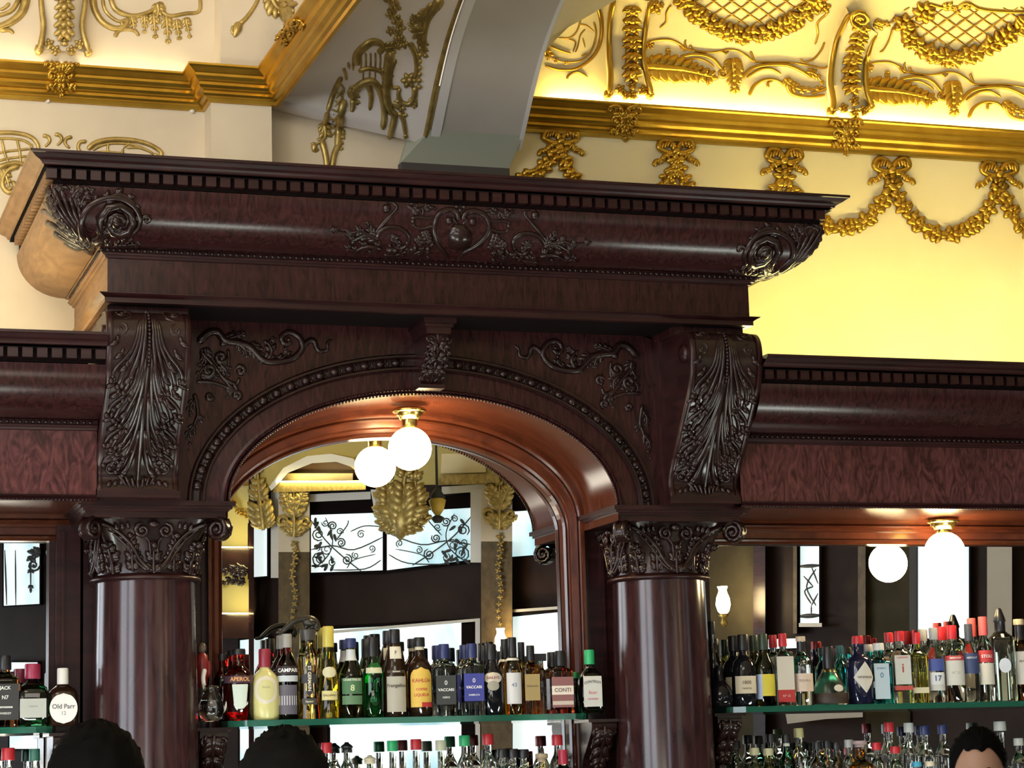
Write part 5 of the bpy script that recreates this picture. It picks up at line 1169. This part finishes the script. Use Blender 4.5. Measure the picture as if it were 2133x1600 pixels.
bottle(131, 1392, 56, 'flagon', 'brown', (.66, .64, .60), 'dark brown flagon with white cap and round white Old Parr label', labels=(lab(.04, .56, .92, (.74, .73, .72), ('Old Parr', .022, (.12, .12, .12), .56), ('12', .018, (.3, .3, .3), .34), k='disc'),), sq=.4, capz=.72, capw=.38, **KL)
# ---- the lower shelves, only caps and shoulders reach into the picture
KB = dict(zb=ZB, y=8.075, group='bottles on the lower shelf of the arched bay')
CAPL = [(680, 1547, RED, 'clear', 'red-capped clear bottle beside the middle head, lower shelf', 'std'), (722, 1546, BLK, 'clear', 'clear bottle with a pointed black pourer on the lower shelf', 'std'), (770, 1573, CRM, 'pale', 'pale bottle with a cream cork on the lower shelf, right of the black pourer', 'std'),
 (817, 1543, GRN, 'clear', 'clear bottle with a dark green cap, left of the red-capped one on the lower shelf', 'round'), (866, 1540, RED, 'clear', 'clear round bottle with a red cap between green and cream caps', 'round'), (918, 1542, (.55, .55, .40), 'pale', 'pale round bottle with a cream cap on the lower shelf', 'round'), (967, 1532, GRN, 'clear', 'clear bottle with a bright green cap beside two tall red caps', 'std'), (1016, 1529, RED, 'clear', 'clear bottle with a tall red cap right of the bright green cap', 'std'),
 (1046, 1560, BLK, 'clear', 'small black-capped bottle, first of three on the lower shelf', 'std'), (1068, 1560, BLK, 'clear', 'small black-capped bottle, middle one of three on the lower shelf', 'std'), (1090, 1561, BLK, 'clear', 'small black-capped bottle, last of three on the lower shelf', 'std'), (1128, 1570, (.50, .38, .25), 'gold', 'golden bottle with a tan cork beside the small black caps', 'std'), (1160, 1531, RED, 'clear', 'clear bottle with a red and white cap at the end of the lower shelf', 'std')]
for px, top, col, g, lb, shp_ in CAPL:
    bottle(px, top, 42 if shp_ == 'round' else 34, shp_, g, col, lb, capz=.87, capw=.62 if shp_ != 'round' else .5, capk='spout' if 'pourer' in lb else ('cork' if 'cork' in lb else 'cyl'), **KB)
bottle(1172, 1562, 44, 'std', 'clear', (.40, .02, .05), 'clear bottle with a dark red sleeve cap in front of the lower shelf corner', capz=.78, capw=.40, zb=ZB, y=7.97, group='bottles on the lower shelf of the arched bay')
KB2 = dict(zb=ZB, group='bottles on the lower shelf of the straight side bay')
CAPR = [(1507, 1544, (.3, .4, .45), 'clear', 'clear bottle with a bluish cap beside the column, lower shelf', 'std', 8.06), (1532, 1543, BLK, 'smoke', 'dark bottle with a black cap next to the bluish cap', 'std', 8.06), (1571, 1558, (.50, .48, .30), 'pale', 'pale bottle with straw-coloured cap, first on the lower side shelf', 'std', 7.99), (1605, 1529, BLK, 'smoke', 'black-capped bottle in front of the yellow caps', 'std', 8.06), (1600, 1559, (.50, .48, .30), 'yellow', 'straw-capped bottle of yellow liquor beside the white-ringed bottle', 'std', 7.99), (1637, 1530, BLK, 'dkgreen', 'dark bottle with a black cap and white ring', 'std', 8.04), (1663, 1517, (.50, .46, .22), 'clear', 'clear bottle with a tall straw-yellow cap', 'std', 8.075), (1702, 1545, BLK, 'smoke', 'dark bottle right of the tall straw-yellow cap', 'std', 8.05), (1722, 1543, BLK, 'clear', 'black-capped clear bottle in the middle of the lower side shelf', 'std', 8.06), (1742, 1546, BLK, 'smoke', 'smoky bottle left of the cut-glass decanter', 'std', 8.05), (1768, 1541, (.4, .42, .42), 'clear', 'silver-capped clear bottle touching the cut-glass decanter', 'std', 8.05),
 (1825, 1547, RED, 'clear', 'clear bottle with a low red cap right of the decanter', 'std', 8.0), (1851, 1505, RED, 'clear', 'clear bottle with the tallest red cap on the lower side shelf', 'std', 8.075), (1864, 1555, RED, 'pale', 'pale bottle with a red sleeve in front of the tallest red cap', 'std', 7.97), (1892, 1506, (.5, .52, .52), 'clear', 'clear bottle with a grey cap right of the tallest red cap', 'std', 8.075), (1925, 1512, NVY, 'clear', 'clear bottle with a navy cap, first of two', 'std', 8.075), (1962, 1510, NVY, 'clear', 'clear bottle with a navy cap, second of two beside the barman', 'std', 8.075), (1909, 1587, (.05, .35, .55), 'clear', 'low bottle with a bright blue cap', 'std', 7.96), (1936, 1586, CRM, 'clear', 'low bottle with a cream cap beside the bright blue one', 'std', 7.96), (2082, 1503, (.45, .47, .45), 'clear', 'clear flask behind the barman, with a grey stopper', 'round', 8.06), (2121, 1538, (.45, .47, .45), 'clear', 'clear bottle with a grey cap at the edge of the picture', 'std', 8.05)]
for px, top, col, g, lb, shp_, yy in CAPR:
    bottle(px, top, 40 if shp_ == 'round' else 32, shp_, g, col, lb, y=yy, capz=.88, capw=.58, labels=(lab(.30, .62, .9, (.40, .38, .30)),) if yy < 8 else (), neck=((.6, .6, .55), .84, .88) if 'white ring' in lb else None, **KB2)
bottle(1790, 1543, 52, 'flagon', 'amber', (.4, .3, .3), 'cut-glass decanter of amber spirit with faceted neck', y=8.0, capz=.9, capk='cork', sq=.4, **KB2)
KB3 = dict(zb=ZB, group='bottles on the lower shelf beside the tall column')
bottle(17, 1558, 36, 'std', 'clear', RED, 'red-capped clear bottle at the lower edge beside the tall column', y=8.03, capz=.86, capw=.7, **KB3)
bottle(72, 1560, 34, 'std', 'clear', (.03, .14, .10), 'dark-green-capped bottle at the lower edge beside the tall column', y=8.05, capz=.86, capw=.6, **KB3)
# ---- odd pieces among the bottles
t = thing('glass_decanter', tuple(at_y(440, 1500, 7.97)), 'small clear glass pitcher with a slanting handle in front of the jamb', 'pitcher'); c0 = at_y(440, 1504, 7.97); c0.z = ZC
m = MB(); m.lathe([(.022, 0), (.040, .012), (.046, .04), (.042, .07), (.030, .10), (.026, .118), (.030, .126)], tuple(c0), 24, cap=False); m.build('pitcher_body', G['clear'], t)
o = Orn(lambda u, v, h: (c0.x+u, c0.y-h, c0.z+v)); o.tube([(.03, .02), (.052, .05), (.072, .12), (.098, .168)], .006, .005, 0, 8); o.tube([(-.02, .105), (-.028, .15), (-.022, .185)], .007, .009, 0, 8); o.b.build('pitcher_handle', M['white'], t)
t = thing('figurine', (c0.x-.02, 8.02, ZC), 'slim figure in a red jacket behind the glass pitcher', 'figurine'); q = MB()
q.lathe([(.016, 0), (.018, .01), (.011, .05), (.010, .12), (.013, .125)], (c0.x-.022, 8.02, ZC), 14); q.build('legs', cm_((.10, .08, .06)), t)
q = MB(); q.lathe([(.014, .12), (.020, .15), (.024, .20), (.020, .235), (.008, .245)], (c0.x-.022, 8.02, ZC), 16); q.ball((c0.x-.046, 8.02, ZC+.185), .008, 8, 6, (1, 1, 4)); q.ball((c0.x+.002, 8.02, ZC+.185), .008, 8, 6, (1, 1, 4)); q.build('jacket', cm_((.22, .02, .02)), t)
q = MB(); q.ball((c0.x-.022, 8.02, ZC+.262), .016, 12, 8, (1, 1, 1.2)); q.build('head', cm_((.12, .08, .06)), t)
# black panther on the fluted bottle
pz = at_y(640, 1308, 7.985); t = None
o = Orn(lambda u, v, h: (at_y(u, v, 7.985).x, 7.985-h*.00175, at_y(u, v, 7.985).z))
o.tube([(588, 1316), (600, 1305), (614, 1294), (632, 1289), (648, 1289), (657, 1296), (660, 1306), (655, 1312)], 5, 8, 0, 8); o.tube([(575, 1318), (590, 1315), (604, 1302)], 3, 5, 0, 8); o.blob(645, 1297, 16, 9, .15, 12); o.blob(651, 1290, 5, 3, -.9, 4); o.tube([(640, 1300), (637, 1312)], 5, 5, 0, 8); o.tube([(652, 1300), (650, 1312)], 5, 5, 0, 8)
tag(o.b.build('panther_stopper', cm_((.02, .017, .012))), 'dark arched cat-shaped pourer crouching on top of the fluted golden bottle', 'stopper')

# ------------------------------------------------------------------ people
def skin_mesh(joints, edges):
    me = bpy.data.meshes.new('body'); me.from_pydata([j[0] for j in joints], edges, []); ob = bpy.data.objects.new('tmp', me); COL.objects.link(ob)
    ob.modifiers.new('s', 'SKIN'); sv = me.skin_vertices[0].data
    for i, j in enumerate(joints): sv[i].radius = (j[1], j[1]*(j[2] if len(j) > 2 else 1)); sv[i].use_root = (i == 0)
    ob.modifiers.new('u', 'SUBSURF').levels = 2
    dg = bpy.context.evaluated_depsgraph_get(); dg.update(); ev = ob.evaluated_get(dg); m2 = ev.to_mesh()
    v = [tuple(q.co) for q in m2.vertices]; f = [tuple(p.vertices) for p in m2.polygons]; ev.to_mesh_clear()
    bpy.data.objects.remove(ob); bpy.data.meshes.remove(me)
    return v, f
M['skin'] = simple('skin', (.30, .17, .12), .5); M['hair'] = simple('black_hair', (.0015, .0013, .0013), .8, 0.0, Specular_IOR_Level=.06); M['shirt'] = simple('dark_shirt', (.02, .02, .022), .8); M['eye'] = simple('eye', (.05, .035, .03), .15)
def head_pt(lat, lon):
    """lat 0 (crown) .. pi (chin), lon 0 = face direction (-y)"""
    sx, sy, sz = .076, .096, .120
    x = math.sin(lat)*math.sin(lon); y = -math.sin(lat)*math.cos(lon); z = math.cos(lat)
    low = max(0, -z); x *= 1-.30*low; 
    if y < 0: y *= 1-.06*low
    else: y *= 1-.35*low
    p = Vector((x*sx, y*sy, z*sz)); f = max(0, math.cos(lon)) if abs(lon) < pi/2 else 0
    def g(a, b, wa, wb): return math.exp(-((lat-a)/wa)**2-((abs(lon)-b)/wb)**2)
    n = Vector((x, y, z)).normalized()
    p += n*(.006*g(1.38, .28, .10, .40) - .010*g(1.58, .36, .13, .20)+.004*g(1.95, .55, .25, .3))
    p += Vector((0, -1, 0))*(.020*math.exp(-((lat-1.92)/.16)**2-(lon/.13)**2)+.012*math.exp(-((lat-1.68)/.22)**2-(lon/.10)**2)+.007*math.exp(-((lat-2.28)/.07)**2-(lon/.28)**2)-.004*math.exp(-((lat-2.36)/.03)**2-(lon/.26)**2)+.006*math.exp(-((lat-2.75)/.2)**2-(lon/.3)**2))
    return p
def person(x, y, top, ang, label, tilt=0.0, face=True, wide=1.0):
    t = thing('person', (x, y, 0), label, 'person'); WL[t.name] = Vector((0, 0, 0)); hz = top-.128
    S = hz-.245
    J = [((0, 0, S-.50), .14, .85), ((0, 0, S-.25), .135, .85), ((0, .01, S-.02), .15, .75), ((0, .01, S+.055), .07, 1), ((0, .005, S+.13), .052, 1), ((0, -.005, S+.19), .055, 1),
         ((.19, .01, S-.03), .062), ((.24, .02, S-.30), .046), ((.20, -.17, S-.46), .036), ((-.19, .01, S-.03), .062), ((-.24, .02, S-.30), .046), ((-.20, -.17, S-.46), .036),
         ((.10, 0, S-.62), .10), ((.11, -.01, S-1.0), .068), ((.11, .01, .10), .045), ((.11, -.10, .045), .04), ((-.10, 0, S-.62), .10), ((-.11, -.01, S-1.0), .068), ((-.11, .01, .10), .045), ((-.11, -.10, .045), .04)]
    E = [(0, 1), (1, 2), (2, 3), (3, 4), (4, 5), (2, 6), (6, 7), (7, 8), (2, 9), (9, 10), (10, 11), (0, 12), (12, 13), (13, 14), (14, 15), (0, 16), (16, 17), (17, 18), (18, 19)]
    v, f = skin_mesh(J, E); m = MB(); m.add(v, f)
    rt = Matrix.Rotation(tilt, 3, 'X'); piv = Vector((0, .01, -.09)); off = Vector((0, -.01, hz))
    T_ = lambda p: tuple(rt @ (p-piv)+piv+off)
    NA, NB = 30, 40
    rows = [[T_(Vector((q.x*wide, q.y*wide, q.z))) for q in [head_pt(pi*max(.001, i/NA), -pi+2*pi*j/NB) for j in range(NB)]] for i in range(NA+1)]
    m.grid(rows, True, True, True)
    for sg in (-1, 1):
        e = MB(); e.ball((0, 0, 0), .03, 10, 8, (.28, .62, 1.05)); m.add([T_(Vector((a[0]+sg*.078*wide, a[1]+.012, a[2]-.012))) for a in e.v], e.f)
        for k in range(5):
            hx, hy, hzz = sg*.20, -.17, S-.46; a0 = (k-2)*.016
            e = MB(); e.ball((hx+a0, hy-.085-(.012 if 0 < k < 4 else 0), hzz-.03), .009, 6, 5, (1, 4.2, 1.2)); m.add(e.v, e.f)
        e = MB(); e.ball((sg*.20, -.20, S-.475), .04, 10, 6, (.9, 1.1, .45)); m.add(e.v, e.f)
    body = m.build('body', M['skin'], t)
    h = MB(); rows = []
    for i in range(NA+1):
        row = []
        for j in range(NB):
            lon = -pi+2*pi*j/NB; al = abs(lon); end = (.87+.05*math.sin(lon*9) if al < .8 else (.87+(al-.8)*1.3 if al < 1.3 else 1.52+(al-1.3)*.42)) if face else min(2.35, .82+al*.62)
            lat = end*i/NA; q = head_pt(max(lat, .001), lon); n = q.normalized(); th = (.019 if not face else .016)*(1-.75*(i/NA)**6)
            w = .0035*math.sin(lon*17+i*1.3)*math.sin(i*.9+lon*5)+random.uniform(-.003, .004)*(1-(i/NA)**8)
            q = q+n*(th+w); row.append(T_(Vector((q.x*wide, q.y*wide, q.z))))
        rows.append(row)
    h.grid(rows, True, True, True); h.build('hair', M['hair'], t)
    if face:
        for sg in (-1, 1):
            q = head_pt(1.575, sg*.37); e = MB(); e.ball((0, 0, 0), .0125, 12, 8); k = MB(); k.v = [T_(Vector((a[0]+q.x*wide, a[1]+q.y*wide+.004, a[2]+q.z))) for a in e.v]; k.f = e.f; k.sm = e.sm; k.build('eye', M['eye'], t)
            rows = []
            for i in range(7):
                lo = sg*(.16+.36*i/6); la = 1.40-.05*math.sin(pi*i/6); c = head_pt(la, lo); n = c.normalized()
                rows.append([T_(Vector((d.x*wide, d.y*wide, d.z))) for d in (c+n*.001+Vector((0, 0, .005)), c+n*.006, c+n*.001-Vector((0, 0, .004)))])
            k = MB(); k.grid(rows, True); k.build('eyebrow', M['hair'], t)
    J2 = [(p[0], p[1]+.012, p[2] if len(p) > 2 else 1) for p in (J[:4]+J[6:8]+J[9:11])]; J2[3] = ((0, .01, S+.02), .085, 1)
    v, f = skin_mesh(J2, [(0, 1), (1, 2), (2, 3), (2, 4), (4, 5), (2, 6), (6, 7)]); c = MB(); c.add(v, f); c.build('shirt', M['shirt'], t)
    J3 = [(J[0][0], .152, .9)]+[(J[i][0], J[i][1]+.014) for i in (12, 13, 14, 16, 17, 18)]
    v, f = skin_mesh(J3, [(0, 1), (1, 2), (2, 3), (0, 4), (4, 5), (5, 6)]); c = MB(); c.add(v, f); c.build('trousers', M['shirt'], t)
    t.rotation_euler = (0, 0, ang); return t
person(.668, 4.80, 1.722, pi-.25, 'person with dark hair seen from behind, before the tall column', 0, False, 1.13)
person(.928, 4.16, 1.688, pi-.1, 'person with dark hair seen from behind, before the pale yellow bottle', 0, False, 1.0)
person(3.43, 5.98, 1.683, -.52, 'barman with short black hair whose forehead shows over the lower edge', .16, True, 1.0)

# ------------------------------------------------------------------ bar counter between guests and barman, then an added bench with fill lights
ct = thing('bar_counter', (2.0, 5.35, 0), 'long dark bar counter with a pale top between the guests and the barman', 'bar counter')
m = MB(); m.box(-1.5, 6.0, 5.08, 5.50, 1.06, 1.11); m.build('counter_top', simple('pale_marble', (.62, .60, .55), .2), ct)
m = MB(); m.box(-1.4, 5.9, 5.15, 5.44, 0, 1.06); m.build('counter_body', M['wood'], ct)
mw, nt, b = new_mat('work_light_glow'); b.inputs['Emission Color'].default_value = (.92, 1.0, .90, 1); b.inputs['Emission Strength'].default_value = 60  # added strips that streak the cushion friezes and fill the bottles from below
wb = thing('added_bench', (2.2, 6.42, 0), 'added low steel bench that carries the fill lights, under the back bar', 'added bench')  # added out of view to hold the fill strips
m = MB(); m.box(-1.2, 5.6, 6.28, 6.60, .80, .86); m.build('bench_top', simple('brushed_steel', (.35, .35, .35), .35, .9), wb)
for x in (-1.1, 1.1, 3.3, 5.5):
    m = MB(); m.box(x-.03, x+.03, 6.30, 6.58, 0, .80); m.build('leg', M['dark'], wb)
for k, (x0, x1, lb) in enumerate(((-.4, .92, 'before the unit under the cream wall'), (1.60, 2.15, 'before the arched bay'), (3.95, 4.85, 'before the straight side bay'))):
    m = MB(); m.box(x0, x1, 6.36, 6.48, .862, .885); tag(m.build('work_light', mw), 'added long fill light on the steel bench, '+lb, 'lamp', 'fill lights on the added bench')
